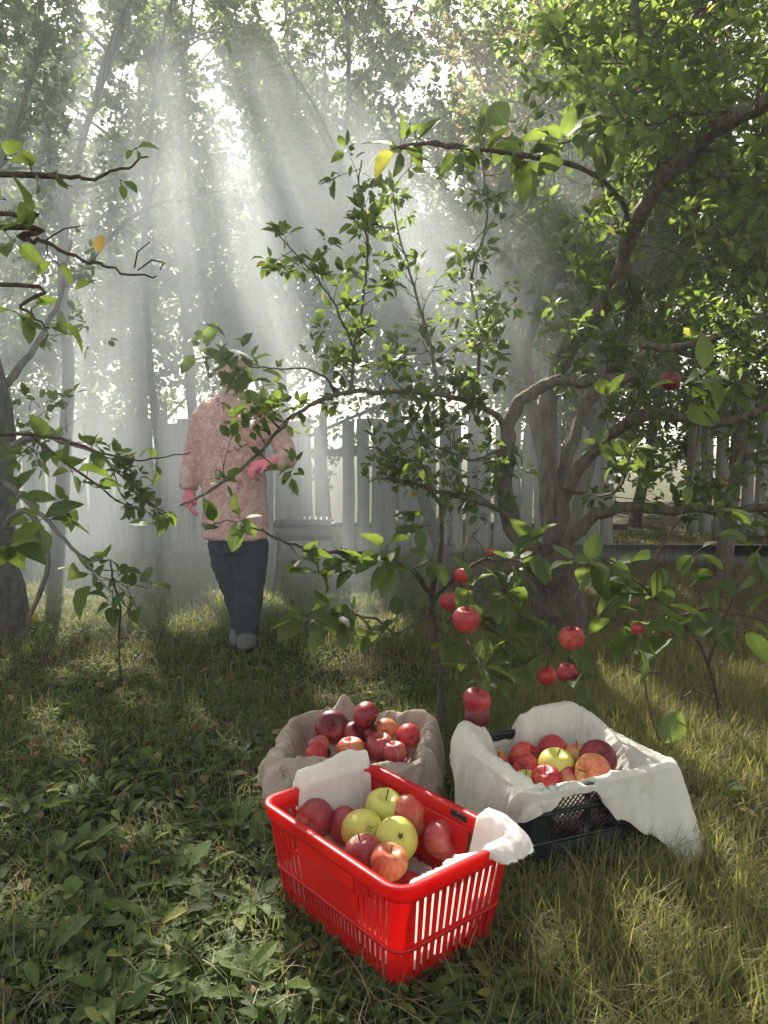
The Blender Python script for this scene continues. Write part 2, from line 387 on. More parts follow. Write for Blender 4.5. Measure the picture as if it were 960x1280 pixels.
# ------------------------------------------------------------------ ground
def hgt(x, y):
    x = np.asarray(x, float); y = np.asarray(y, float)
    return (.018 * np.sin(x * 1.9 + .6) * np.cos(y * 1.6) + .010 * np.sin(x * 5.3 + y * 3.7) + .006 * np.sin(x * 11 - y * 9)) * np.clip((y - 2.6) / 1.5, .25, 1)
def gz(x, y): return float(hgt(x, y))
gx = np.concatenate([np.linspace(-120, -12, 10)[:-1], np.linspace(-12, 12, 161), np.linspace(12, 120, 10)[1:]])
gy = np.concatenate([np.linspace(-40, -2, 6)[:-1], np.linspace(-2, 16, 141), np.linspace(16, 160, 12)[1:]])
GX, GY = np.meshgrid(gx, gy); GZ = hgt(GX, GY) - .006
nx, ny = len(gx), len(gy)
idx = np.arange(nx * ny).reshape(ny, nx)
F = np.stack([idx[:-1, :-1], idx[:-1, 1:], idx[1:, 1:], idx[1:, :-1]], -1).reshape(-1, 4)
g = mesh_np('ground', np.stack([GX, GY, GZ], -1).reshape(-1, 3), F, M['ground'], smooth=True)
tag(g, kind='structure')

# ------------------------------------------------------------------ leaves and branches
def leaf_template(kind):
    """x = length, y = width, z = up. returns V,F for a unit-length leaf"""
    if kind == 'far':
        V = [(0, 0, 0), (.45, .30, .07), (1, 0, -.06), (.45, -.30, .07)]; F = [(0, 2, 1), (0, 3, 2)]
        return np.array(V), np.array(F)
    if kind == 'mid':
        V = [(0, 0, 0), (.32, .27, .05), (.32, 0, -.01), (.32, -.27, .05), (.72, .20, .02), (.72, 0, -.05), (.72, -.20, .02), (1, 0, -.13)]
        F = [(0, 2, 1), (0, 3, 2), (1, 2, 5), (1, 5, 4), (2, 3, 6), (2, 6, 5), (4, 5, 7), (5, 6, 7)]
        return np.array(V), np.array(F)
    if kind == 'near':
        ts = [0, .06, .18, .32, .47, .62, .76, .88, .96, 1.0]; ws = [.012, .10, .235, .30, .315, .29, .225, .13, .05, 0.003]
    elif kind == 'long':
        ts = [0, .1, .22, .36, .5, .64, .78, .9, 1.0]; ws = [.02, .06, .10, .15, .18, .19, .16, .09, .004]
    elif kind == 'jag':
        ts = [0, .1, .2, .24, .36, .41, .54, .6, .72, .78, .9, 1.0]; ws = [.015, .02, .10, .045, .14, .07, .19, .11, .2, .15, .11, .004]
    V = []; F = []
    for i, (t, w) in enumerate(zip(ts, ws)):
        zc = -.30 * t * t; j = .015 * math.sin(i * 2.7)
        V += [(t, w, zc + w * .30 + j), (t + .0, w * .5, zc + w * .13), (t, 0, zc - .01), (t, -w * .5, zc + w * .13), (t, -w, zc + w * .30 - j)]
    for i in range(len(ts) - 1):
        for k in range(4):
            a = i * 5 + k; F.append((a, a + 1, a + 5)); F.append((a + 1, a + 6, a + 5))
    return np.array(V), np.array(F)
TPL = {k: leaf_template(k) for k in ('far', 'mid', 'near', 'long', 'jag')}

def leaf_mesh(name, pos, dirs, nrm, size, tint, kind, mat, parent=None, width=None):
    TV, TF = TPL[kind]
    pos = np.asarray(pos, float); d = np.asarray(dirs, float); n = np.asarray(nrm, float); size = np.asarray(size, float)
    d = d / (np.linalg.norm(d, axis=1, keepdims=True) + 1e-9)
    n = n - d * (n * d).sum(1, keepdims=True); n /= (np.linalg.norm(n, axis=1, keepdims=True) + 1e-9)
    s = np.cross(n, d)
    w = np.ones(len(pos)) if width is None else np.asarray(width)
    rr = np.random.default_rng(len(pos))
    curl = rr.uniform(.3, 1.9, len(pos))
    V = pos[:, None] + size[:, None, None] * (TV[None, :, 0, None] * d[:, None] + TV[None, :, 1, None] * s[:, None] * w[:, None, None] + TV[None, :, 2, None] * n[:, None] * curl[:, None, None])
    m = len(TV); F = (TF[None] + (np.arange(len(pos)) * m)[:, None, None]).reshape(-1, 3)
    t = np.repeat(np.asarray(tint, float), m); at = {'tint': t}
    if kind in ('near', 'long', 'jag'): at['lu'] = np.tile(TV[:, 0], len(pos)); at['lw'] = np.tile(np.abs(np.tile([1, .5, 0, .5, 1], m // 5)), len(pos))
    return mesh_np(name, V.reshape(-1, 3), F, mat, parent, smooth=(kind in ('near', 'long', 'jag')), attr=at)

def smooth_path(pts, n):
    """Catmull-Rom through pts (with any number of components)"""
    A = np.array([tuple(p) for p in pts], float)
    if len(A) == 2: return [A[0] + (A[1] - A[0]) * t for t in np.linspace(0, 1, n)]
    A = np.concatenate([[2 * A[0] - A[1]], A, [2 * A[-1] - A[-2]]])
    out = []
    for t in np.linspace(0, len(A) - 3 - 1e-6, n):
        i = int(t); f = t - i; p0, p1, p2, p3 = A[i:i + 4]
        out.append(.5 * ((2 * p1) + (-p0 + p2) * f + (2 * p0 - 5 * p1 + 4 * p2 - p3) * f * f + (-p0 + 3 * p1 - 3 * p2 + p3) * f ** 3))
    return out

# gaps in the canopy through which the sun reaches the ground: (point, radius)
GAPS = [((.08, 1.72, .25), .24), ((.45, 2.05, .28), .20), ((.74, 2.0, .12), .17), ((-.04, 2.45, .2), .20), ((-.36, 1.80, 0), .21), ((-.26, 1.50, 0), .15), ((.70, 1.50, 0), .22), ((.95, 1.90, 0), .22), ((1.2, 2.6, 0), .26), ((.45, 1.35, 0), .12), ((1.0, 3.3, 0), .25), ((-.5, 2.75, 0), .13), ((-.1, 3.2, 0), .14), ((-.62, 1.45, 0), .09), ((-.8, 1.75, 0), .08),
        ((-1.9, 5.0, 0), .50), ((-.9, 5.3, 0), .38), ((-.2, 5.2, 0), .3), ((-1.2, 4.7, 0), .2), ((-2.5, 5.6, 0), .3), ((-1.3, 3.9, .0), .25), ((-.2, 3.9, 0), .25), ((-.15, 5.0, .3), .30),
        ((-.95, 2.3, 0), .10), ((-1.35, 3.1, 0), .14), ((.25, 2.5, .6), .12), ((.6, 2.3, .75), .14), ((.75, 3.2, 1.0), .2), ((1.5, 3.6, 1.6), .25)]
_g = random.Random(8)
GAPS += [((_g.uniform(-3.4, .9), 4.6, _g.uniform(1.2, 3.2)), _g.uniform(.07, .17)) for _ in range(26)]                 # the many thin shafts in the smoke
GAPS += [((_g.uniform(-1.5, .1) * (.5 + yy / 4), yy, 0), _g.uniform(.05, .12)) for yy in [_g.uniform(1.3, 3.8) for _ in range(46)]]
GAPS += [((_g.uniform(.5, 1.5) * (.4 + yy / 4), yy, 0), _g.uniform(.06, .14)) for yy in [_g.uniform(1.3, 3.8) for _ in range(16)]]   # flecks on the shaded ground
GC = np.array([c for c, _ in GAPS]); GR = np.array([r_ for _, r_ in GAPS]); GS = np.array(SUNV)
def in_gap1(p, f):
    d = np.array(p) - GC; t = d @ GS; q = d - t[:, None] * GS; return bool(np.any((t > .25) & ((q * q).sum(1) < (GR * f) ** 2)))
def in_gap(Pw, f=1.0, n=None):
    k = np.zeros(len(Pw), bool); sv = np.array(SUNV)
    for c, r_ in GAPS[:n]:
        r_ = r_ * f
        d = Pw - np.array(c); t = d @ sv; q = d - t[:, None] * sv; wob = 1 + .35 * np.sin(t * 3.1 + c[0] * 9)
        k |= (t > .25) & (np.linalg.norm(q, axis=1) < r_ * wob)
    return k
class Tree:
    def __init__(s, name, base, label, cat='tree', group=None, seed=1, bark='bark', leaf='leaf', kind='mid', lsize=.05, tint=(.1, .8)):
        s.root = empty(name, base); tag(s.root, label, cat, group)
        s.base = Vector(base); s.rng = random.Random(seed); s.bark = M[bark]; s.leafm = M['leaf_near' if kind == 'near' and leaf == 'leaf' else leaf]; s.kind = kind
        s.ls = lsize; s.tint = tint; s.L = []; s.twigs = MB(); s.hold = (kind == 'near')
    def tube(s, mb, pts, r0, r1, n=8, steps=None, wob=.07):
        steps = steps or max(4, len(pts) * 5)
        path = [Vector(p) for p in smooth_path(pts, steps)]
        steps = len(path); amp = min(.012, .14 * (r0 + r1) + .004); off = Vector((0, 0, 0))
        for i in range(1, steps - 1):
            off = off * .55 + Vector((s.rng.gauss(0, 1), s.rng.gauss(0, 1), s.rng.gauss(0, 1))) * amp * .5; path[i] = path[i] + off
        rad = [r0 + (r1 - r0) * (i / (steps - 1)) ** .8 for i in range(steps)]
        rad = [r * (1 + s.rng.uniform(-wob, wob)) for r in rad]
        mb.tube([p - s.base for p in path], rad, n)
        return path, rad
    def limb(s, pts, r0, r1, n=9, name='limb', steps=None, mat=None):
        mb = MB(); path, rad = s.tube(mb, pts, r0, r1, n, steps)
        mb.build(name, mat or s.bark, s.root, smooth=True)
        return path, rad
    def rosette(s, p, axis, n, size=None, spread=1.0, up=.35):
        rg = s.rng; size = size or s.ls
        for _ in range(n):
            v = Vector((rg.gauss(0, 1), rg.gauss(0, 1), rg.gauss(0, 1))).normalized()
            d = (axis * .55 + v * spread + Vector((0, 0, up * rg.uniform(-1.2, 1)))).normalized()
            nr = Vector((rg.gauss(0, .55), rg.gauss(0, .55), 1)).normalized()
            o = p + d * size * rg.uniform(.12, .35)
            s.L.append((*o, *d, *nr, size * rg.uniform(.55, 1.2), min(.99, max(0, rg.uniform(*s.tint))) if rg.random() > (.01 if s.kind != 'near' else .002) else 1.0, 0.0 if s.hold else 1.0))
            if s.kind == 'near': s.twigs.tube([p - s.base, o + d * size * .05 - s.base], [.0011, .0009], 4, False)
    def twig(s, p, d, length, r, depth=0, gap=.06, nl=4, bend=.25, gravity=.05, size=None, sub=.5):
        rg = s.rng; steps = max(3, int(length / gap)); pts = [p.copy()]; d = d.normalized()
        for i in range(steps):
            d = (d + Vector((rg.gauss(0, bend), rg.gauss(0, bend), rg.gauss(0, bend) + gravity)) * .6).normalized()
            p = p + d * (length / steps); pts.append(p.copy())
            if nl and i > 0 and rg.random() < .85: s.rosette(p, d, rg.randint(max(1, nl - 2), nl + 1), size)
            if depth > 0 and rg.random() < sub:
                v = Vector((rg.gauss(0, 1), rg.gauss(0, 1), rg.gauss(0, 1) + .2)).normalized()
                s.twig(p, (d * .6 + v).normalized(), length * rg.uniform(.3, .6), r * .6, depth - 1, gap, nl, bend, gravity, size, sub)
        if nl: s.rosette(p, d, nl + 1, size)
        if s.hold or not in_gap1(pts[len(pts) // 2], .8): s.twigs.tube([q - s.base for q in pts], [r * (1 - .75 * i / steps) for i in range(steps + 1)], 5)
        return pts
    def leafy(s, path, every, length, t0=0.2, depth=1, r=.006, nl=4, up=.3, gap=.06, dirbias=None, **kw):
        """grow twigs along a limb path"""
        rg = s.rng
        for i in range(int(t0 * len(path)), len(path) - 1):
            seg = path[i + 1] - path[i]
            for _ in range(max(0, int(seg.length / every + rg.random()))):
                p = path[i] + seg * rg.random()
                v = Vector((rg.gauss(0, 1), rg.gauss(0, 1), rg.gauss(0, 1) + up)).normalized()
                if dirbias: v = (v + Vector(dirbias)).normalized()
                s.twig(p, (v + seg.normalized() * .5), length * rg.uniform(.4, 1.15), r, depth, gap, nl, **kw)
    def finish(s, crown='crown', twigname=None, carve=True):
        A = np.array(s.L)
        if carve: A = A[~((in_gap(A[:, 0:3]) & (A[:, 11] > .5)) | in_gap(A[:, 0:3], .55, 6))]
        s.n_leaves = len(A)
        o = leaf_mesh(crown, A[:, 0:3] - np.array(s.base), A[:, 3:6], A[:, 6:9], A[:, 9], A[:, 10], s.kind, s.leafm, s.root)
        if s.twigs.n:
            # the fine twigs that carry the leaves belong to the same crown mesh
            t = s.twigs.build('t', M['twig'], None, smooth=True); nl = len(o.data.polygons)
            Va = np.zeros(len(o.data.vertices) * 3, np.float32); o.data.vertices.foreach_get('co', Va)
            Vb = np.zeros(len(t.data.vertices) * 3, np.float32); t.data.vertices.foreach_get('co', Vb)
            TV, TF = TPL[s.kind]; Fa = (TF[None] + (np.arange(len(A)) * len(TV))[:, None, None]).reshape(-1, 3)
            Fb = []; off = len(Va) // 3
            for f in s.twigs.F:
                if len(f) == 4: Fb += [(f[0], f[1], f[2]), (f[0], f[2], f[3])]
                else: Fb += [(f[0], f[i], f[i + 1]) for i in range(1, len(f) - 1)]
            Fb = np.array(Fb) + off
            tint = np.concatenate([np.repeat(A[:, 10], len(TV)), np.zeros(len(Vb) // 3)])
            at = {'tint': tint}
            if s.kind == 'near':
                zb = np.zeros(len(Vb) // 3); at['lu'] = np.concatenate([np.tile(TV[:, 0], len(A)), zb]); at['lw'] = np.concatenate([np.tile([1, .5, 0, .5, 1], len(A) * len(TV) // 5), zb])
            n2 = mesh_np(crown, np.concatenate([Va, Vb]).reshape(-1, 3), np.concatenate([Fa, Fb]), [s.leafm, M['twig']], s.root, smooth=s.kind == 'near', attr=at, matidx=np.concatenate([np.zeros(len(Fa)), np.ones(len(Fb))]))
            bpy.data.objects.remove(t); nm = o.name; bpy.data.objects.remove(o); n2.name = crown
        return s.n_leaves

# ------------------------------------------------------------------ fences
def picket_mesh(h, w, seed):
    rg = random.Random(seed); b = MB(); n = 7
    t = .018; tip = rg.uniform(-.02, .02); lean = rg.uniform(-.01, .01)
    V = []; 
    for i in range(n + 1):
        z = h * i / n; o = lean * i / n + rg.uniform(-.003, .003)
        w1 = w * (1 + rg.uniform(-.03, .03))
        for (sx, sy) in ((-1, -1), (1, -1), (1, 1), (-1, 1)):
            zz = z + (tip * sx if i == n else 0)
            V.append((o + sx * w1 / 2, sy * t / 2 + .004 * math.sin(i + seed), zz))
    F = [(0, 3, 2, 1), tuple(n * 4 + k for k in range(4))]
    for i in range(n):
        for k in range(4):
            F.append((i * 4 + k, i * 4 + (k + 1) % 4, (i + 1) * 4 + (k + 1) % 4, (i + 1) * 4 + k))
    b.add(V, F); return b
def fence(name, label, a, c, h, pitch, w, seed, skip=()):
    rg = random.Random(seed); A = Vector(a); C = Vector(c); D = C - A; n = int(D.length / pitch); rz = math.atan2(D.y, D.x)
    root = empty(name, A, rz); tag(root, label, 'fence', 'weathered picket fences')
    protos = [picket_mesh(h, w, seed * 10 + k).build('picket', M['wood'], root) for k in range(6)]
    used = [False] * 6; cnt = 0
    for i in range(n):
        if i in skip: continue
        k = rg.randrange(6)
        if used[k]: o = protos[k].copy(); COL.objects.link(o); o.parent = root
        else: o = protos[k]; used[k] = True
        o.location = (i * pitch + rg.uniform(-.012, .012), rg.uniform(-.006, .006), -.04 + rg.uniform(-.05, .05))
        o.rotation_euler = (rg.uniform(-.02, .02), rg.uniform(-.022, .022), rg.uniform(-.05, .05)); o.scale = (rg.uniform(.93, 1.1), 1, rg.uniform(.93, 1.06)); cnt += 1
    for k in range(6):
        if not used[k]: bpy.data.objects.remove(protos[k])
    for z in (.28, h - .34):
        b = MB(); b.box((D.length / 2, .045, z), (D.length, .045, .07), bev=.004); b.build('rail', M['wood'], root)
    for i in range(int(D.length / 2.4) + 1):
        b = MB(); b.box((min(i * 2.4, D.length), .115, (h - .12) / 2), (.09, .09, h + .1), bev=.006); b.build('post', M['wood'], root)
    return root
fence('picket_fence', 'grey weathered picket fence in the smoke behind the person', (-6.6, 7.75, 0), (2.3, 7.45, 0), 1.32, .128, .112, 3, skip=(48,))
fence('picket_fence', 'tall dark picket fence half hidden behind the branches on the right', (3.6, 9.3, 0), (8.6, 8.6, 0), 1.75, .15, .128, 5, skip=(7, 15))

# boards lying along the straw-covered bed at the right
b = MB(); b.box((0, 0, .09), (3.4, .045, .19), bev=.006); o = b.build('garden_board', M['wood']); o.location = (3.2, 7.0, 0); o.rotation_euler = (0, 0, -.03)
tag(o, 'long grey board edging the straw covered garden bed', 'board')

# ------------------------------------------------------------------ brazier in the smoke
br = empty('brazier', (-.57, 5.7, 0), .08); br.scale = (1.15, 1.15, .83); tag(br, 'low sooty metal brazier smoking beside the person', 'brazier')
b = MB()
for c, d in (((0, -.15, .55), (.34, .004, .13)), ((0, .15, .55), (.34, .004, .13)), ((-.168, 0, .55), (.004, .296, .13)), ((.168, 0, .55), (.004, .296, .13)), ((0, 0, .483), (.33, .29, .004))): b.box(c, d)
b.build('firebox', M['iron'], br)
b = MB()
for c, d in (((0, -.155, .620), (.37, .022, .010)), ((0, .155, .620), (.37, .022, .010)), ((-.176, 0, .620), (.022, .288, .010)), ((.176, 0, .620), (.022, .288, .010))): b.box(c, d, bev=.002)
b.build('rim', M['iron'], br)
for sx in (-1, 1):
    for sy in (-1, 1):
        b = MB(); b.tube([(sx * .16, sy * .14, .49), (sx * .19, sy * .17, 0)], .010, 8); b.build('leg', M['iron'], br, smooth=True)
b = MB()
for k in range(9): b.tube([(-.14 + k * .035, -.14, .646), (-.14 + k * .035, .14, .646)], .003, 6)
b.build('grate', M['iron'], br)

# ------------------------------------------------------------------ containers
def rrect(a, b_, r, per_side, narc=4):
    """stations round a rounded rectangle: (kind, side, t, x, y, nx, ny); per_side: list of t lists for sides -y, +x, +y, -x"""
    out = []
    for s_ in range(4):
        ang = -math.pi / 2 + s_ * math.pi / 2
        n = (math.cos(ang), math.sin(ang)); tdir = (-n[1], n[0])
        half = (a if s_ % 2 == 0 else b_) - r; off = (b_ if s_ % 2 == 0 else a)
        for t in per_side[s_]:
            u = -half + 2 * half * t
            out.append(('s', s_, t, n[0] * off + tdir[0] * u, n[1] * off + tdir[1] * u, n[0], n[1]))
        cx = n[0] * (off - r) + tdir[0] * half; cy = n[1] * (off - r) + tdir[1] * half
        for k in range(1, narc):
            aa = ang + math.pi / 2 * k / narc
            out.append(('c', s_, k / narc, cx + r * math.cos(aa), cy + r * math.sin(aa), math.cos(aa), math.sin(aa)))
    return out
def shell(stf, sides, zs, hole, th, r, base):
    """wall between heights zs; stf(z) -> half sizes; hole(kind, side, t0, t1, z0, z1)"""
    rings = []
    for z in zs:
        a, b_ = stf(z); st = rrect(a, b_, r, sides); rings.append(st)
    n = len(rings[0]); V = []; F = []
    for z, st in zip(zs, rings):
        for q in st: V += [(q[3], q[4], z), (q[3] - q[5] * th, q[4] - q[6] * th, z)]
    vid = lambda i, k, inn: (i * n + k % n) * 2 + inn
    def open_(i, k):
        if i < 0 or i >= len(zs) - 1: return True
        k %= n; A = rings[i][k]; B = rings[i][(k + 1) % n]
        if A[0] != 's' or B[0] != 's' or A[1] != B[1]: return False
        return hole(A[1], A[2], B[2], zs[i], zs[i + 1])
    for i in range(len(zs) - 1):
        for k in range(n):
            if open_(i, k): continue
            F.append((vid(i, k, 0), vid(i, k + 1, 0), vid(i + 1, k + 1, 0), vid(i + 1, k, 0)))
            F.append((vid(i, k, 1), vid(i + 1, k, 1), vid(i + 1, k + 1, 1), vid(i, k + 1, 1)))
            if open_(i, k - 1): F.append((vid(i, k, 0), vid(i + 1, k, 0), vid(i + 1, k, 1), vid(i, k, 1)))
            if open_(i, k + 1): F.append((vid(i, k + 1, 0), vid(i, k + 1, 1), vid(i + 1, k + 1, 1), vid(i + 1, k + 1, 0)))
            if open_(i - 1, k): F.append((vid(i, k, 0), vid(i, k, 1), vid(i, k + 1, 1), vid(i, k + 1, 0)))
            if open_(i + 1, k): F.append((vid(i + 1, k, 0), vid(i + 1, k + 1, 0), vid(i + 1, k + 1, 1), vid(i + 1, k, 1)))
    base.add(V, F)
def sweep(stf, zc, prof, r, base, narc=5):
    """closed profile [(outward, dz)] swept round the rim"""
    a, b_ = stf(zc); st = rrect(a, b_, r, [[0, .25, .5, .75, 1]] * 4, narc)
    V = [(q[3] + q[5] * o, q[4] + q[6] * o, zc + dz) for q in st for (o, dz) in prof]
    n = len(st); m = len(prof)
    F = [(i * m + k, ((i + 1) % n) * m + k, ((i + 1) % n) * m + (k + 1) % m, i * m + (k + 1) % m) for i in range(n) for k in range(m)]
    base.add(V, F)
lerp = lambda a, b_, t: a + (b_ - a) * t

# red shopping basket: outline measured from the rim's four corners
BH = .246
basket = empty('shopping_basket', (-.002, 1.747, 0), R(-50.7))
tag(basket, 'red plastic shopping basket with slotted walls, full of apples, nearest the camera', 'basket')
def bst(z): t = z / BH; return (lerp(.214, .254, t), lerp(.140, .166, t))
def slots(n, a=0.0, b_=1.0, duty=.46):
    o = [a]
    for i in range(n):
        w = (b_ - a) / n; o += [a + w * (i + .5 - duty / 2), a + w * (i + .5 + duty / 2)]
    o.append(b_); return o
long_t = sorted(set(slots(5, .0, .25) + [.25, .74] + slots(15, .25, .74)[1:-1] + slots(6, .74, 1.0))); short_t = slots(12, .03, .97, .42); short_t = [0] + short_t + [1]
def is_slot(n, a, b_, duty, t0, t1):
    tm = (t0 + t1) / 2
    if tm < a or tm > b_: return False
    w = (b_ - a) / n; f = ((tm - a) / w) % 1; return abs(f - .5) < duty / 2
def bhole(side, t0, t1, z0, z1):
    zm = (z0 + z1) / 2
    up = .106 < zm < .206; lo = .024 < zm < .090
    if not (up or lo): return False
    if side in (1, 3): return is_slot(12, .03, .97, .42, t0, t1)
    if is_slot(5, 0, .25, .46, t0, t1) and t1 <= .2501: return True
    if is_slot(6, .74, 1, .46, t0, t1) and t0 >= .7399: return True
    return lo and is_slot(15, .25, .74, .46, t0, t1)
b = MB(); shell(bst, [long_t, short_t, long_t, short_t], [.008, .024, .090, .106, .206, .220], bhole, .003, .030, b)
a0, b0 = bst(.012); st = rrect(a0 - .002, b0 - .002, .033, [[0, 1]] * 4)
n = len(st); b.add([(q[3], q[4], z) for z in (.010, .014) for q in st], [tuple(range(n))[::-1], tuple(range(n, 2 * n))] + [(k, (k + 1) % n, n + (k + 1) % n, n + k) for k in range(n)])
b.build('body', M['red_plastic'], basket)
b = MB(); sweep(bst, .218, [(-.004, -.004), (.0065, -.004), (.0085, .004), (.0115, .023), (.0135, .0275), (.0105, .0305), (-.003, .030), (-.006, .0255), (-.0045, .004)], .038, b, 6)
b.build('rim', M['red_plastic'], basket)
b = MB(); sweep(bst, .098, [(-.002, -.004), (.0035, -.004), (.0045, 0), (.0035, .004), (-.002, .004)], .035, b, 6); b.build('rib', M['red_plastic'], basket)
b = MB(); a1, b1 = bst(.20)
for c_, d_ in (((-.01, .225), (.22, .003)), ((-.01, .172), (.22, .003)), ((-.12, .1985), (.003, .050)), ((.10, .1985), (.003, .050))):
    b.box((c_[0], -bst(c_[1])[1] - .0007, c_[1]), (d_[0], .0026, d_[1]), Matrix.Rotation(R(6.2), 4, 'X'))
b.build('label_frame', M['red_plastic'], basket)
b = MB(); a1, b1 = bst(.225); b.box((.085, b1 - .0065, .234), (.055, .008, .017), None, .004); b.build('handle', M['dark_handle'], basket)
b = MB(); b.box((-.10, b1 - .006, .222), (.012, .007, .010), None, .003); b.build('clip', M['red_plastic'], basket)

# black lattice crate
CH = .236; CA, CB = .215, .195
crate = empty('plastic_crate', (.485, 2.150, 0), R(22.5)); tag(crate, 'black plastic lattice crate of apples behind the red basket on the right', 'crate')
def cst(z): return (CA, CB)
b = MB()
pt = [0, .06, .10, .36, .40, .64, .68, .92, .96, 1]
def chole(side, t0, t1, z0, z1):
    zm = (z0 + z1) / 2; tm = (t0 + t1) / 2
    if not (.108 < zm < .170 or .184 < zm < .216): return False
    return any(a_ < tm < c_ for a_, c_ in ((.10, .36), (.40, .64), (.68, .92)))
shell(cst, [pt] * 4, [.006, .03, .034, .108, .170, .184, .216, CH - .002], chole, .004, .018, b)
st = rrect(CA - .002, CB - .002, .016, [[0, 1]] * 4); n = len(st)
b.add([(q[3], q[4], z) for z in (.010, .016) for q in st], [tuple(range(n))[::-1], tuple(range(n, 2 * n))] + [(k, (k + 1) % n, n + (k + 1) % n, n + k) for k in range(n)])
b.build('body', M['black_plastic'], crate)
b = MB()
for zc, h_ in ((.034, .003), (.104, .004), (.177, .004)): sweep(cst, zc, [(-.001, -h_), (.005, -h_), (.005, h_), (-.001, h_)], .018, b)
b.build('rib', M['black_plastic'], crate)
b = MB(); sweep(cst, CH - .004, [(-.006, -.006), (.007, -.006), (.009, .0), (.007, .006), (-.006, .006)], .018, b); b.build('rim', M['black_plastic'], crate)
def lattice(side):
    b = MB(); ang = -math.pi / 2 + side * math.pi / 2; nx_, ny_ = math.cos(ang), math.sin(ang); tx, ty = -ny_, nx_
    half = (CA if side % 2 == 0 else CB) - .018; off = (CB if side % 2 == 0 else CA) - .002
    for (t0, t1) in ((.10, .36), (.40, .64), (.68, .92)):
        u0, u1 = -half + 2 * half * t0, -half + 2 * half * t1
        for (z0, z1) in ((.108, .170), (.184, .216)):
            H_ = z1 - z0
            for sg in (1, -1):
                c = u0 - H_
                while c < u1 + H_:
                    # line u = c + sg*(z-z0)
                    pa = []
                    for z in np.linspace(z0, z1, 40):
                        u = c + (z - z0) if sg > 0 else c - (z - z0) + H_
                        if u0 - .001 <= u <= u1 + .001: pa.append((u, z))
                    if len(pa) > 2:
                        (ua, za), (ub, zb) = pa[0], pa[-1]; o_ = off + (.0006 if sg > 0 else -.0006)
                        b.tube([(nx_ * o_ + tx * ua, ny_ * o_ + ty * ua, za), (nx_ * o_ + tx * ub, ny_ * o_ + ty * ub, zb)], .0021, 4)
                    c += .0150
    return b.build('lattice', M['black_plastic'], crate)
for s_ in range(4): lattice(s_)

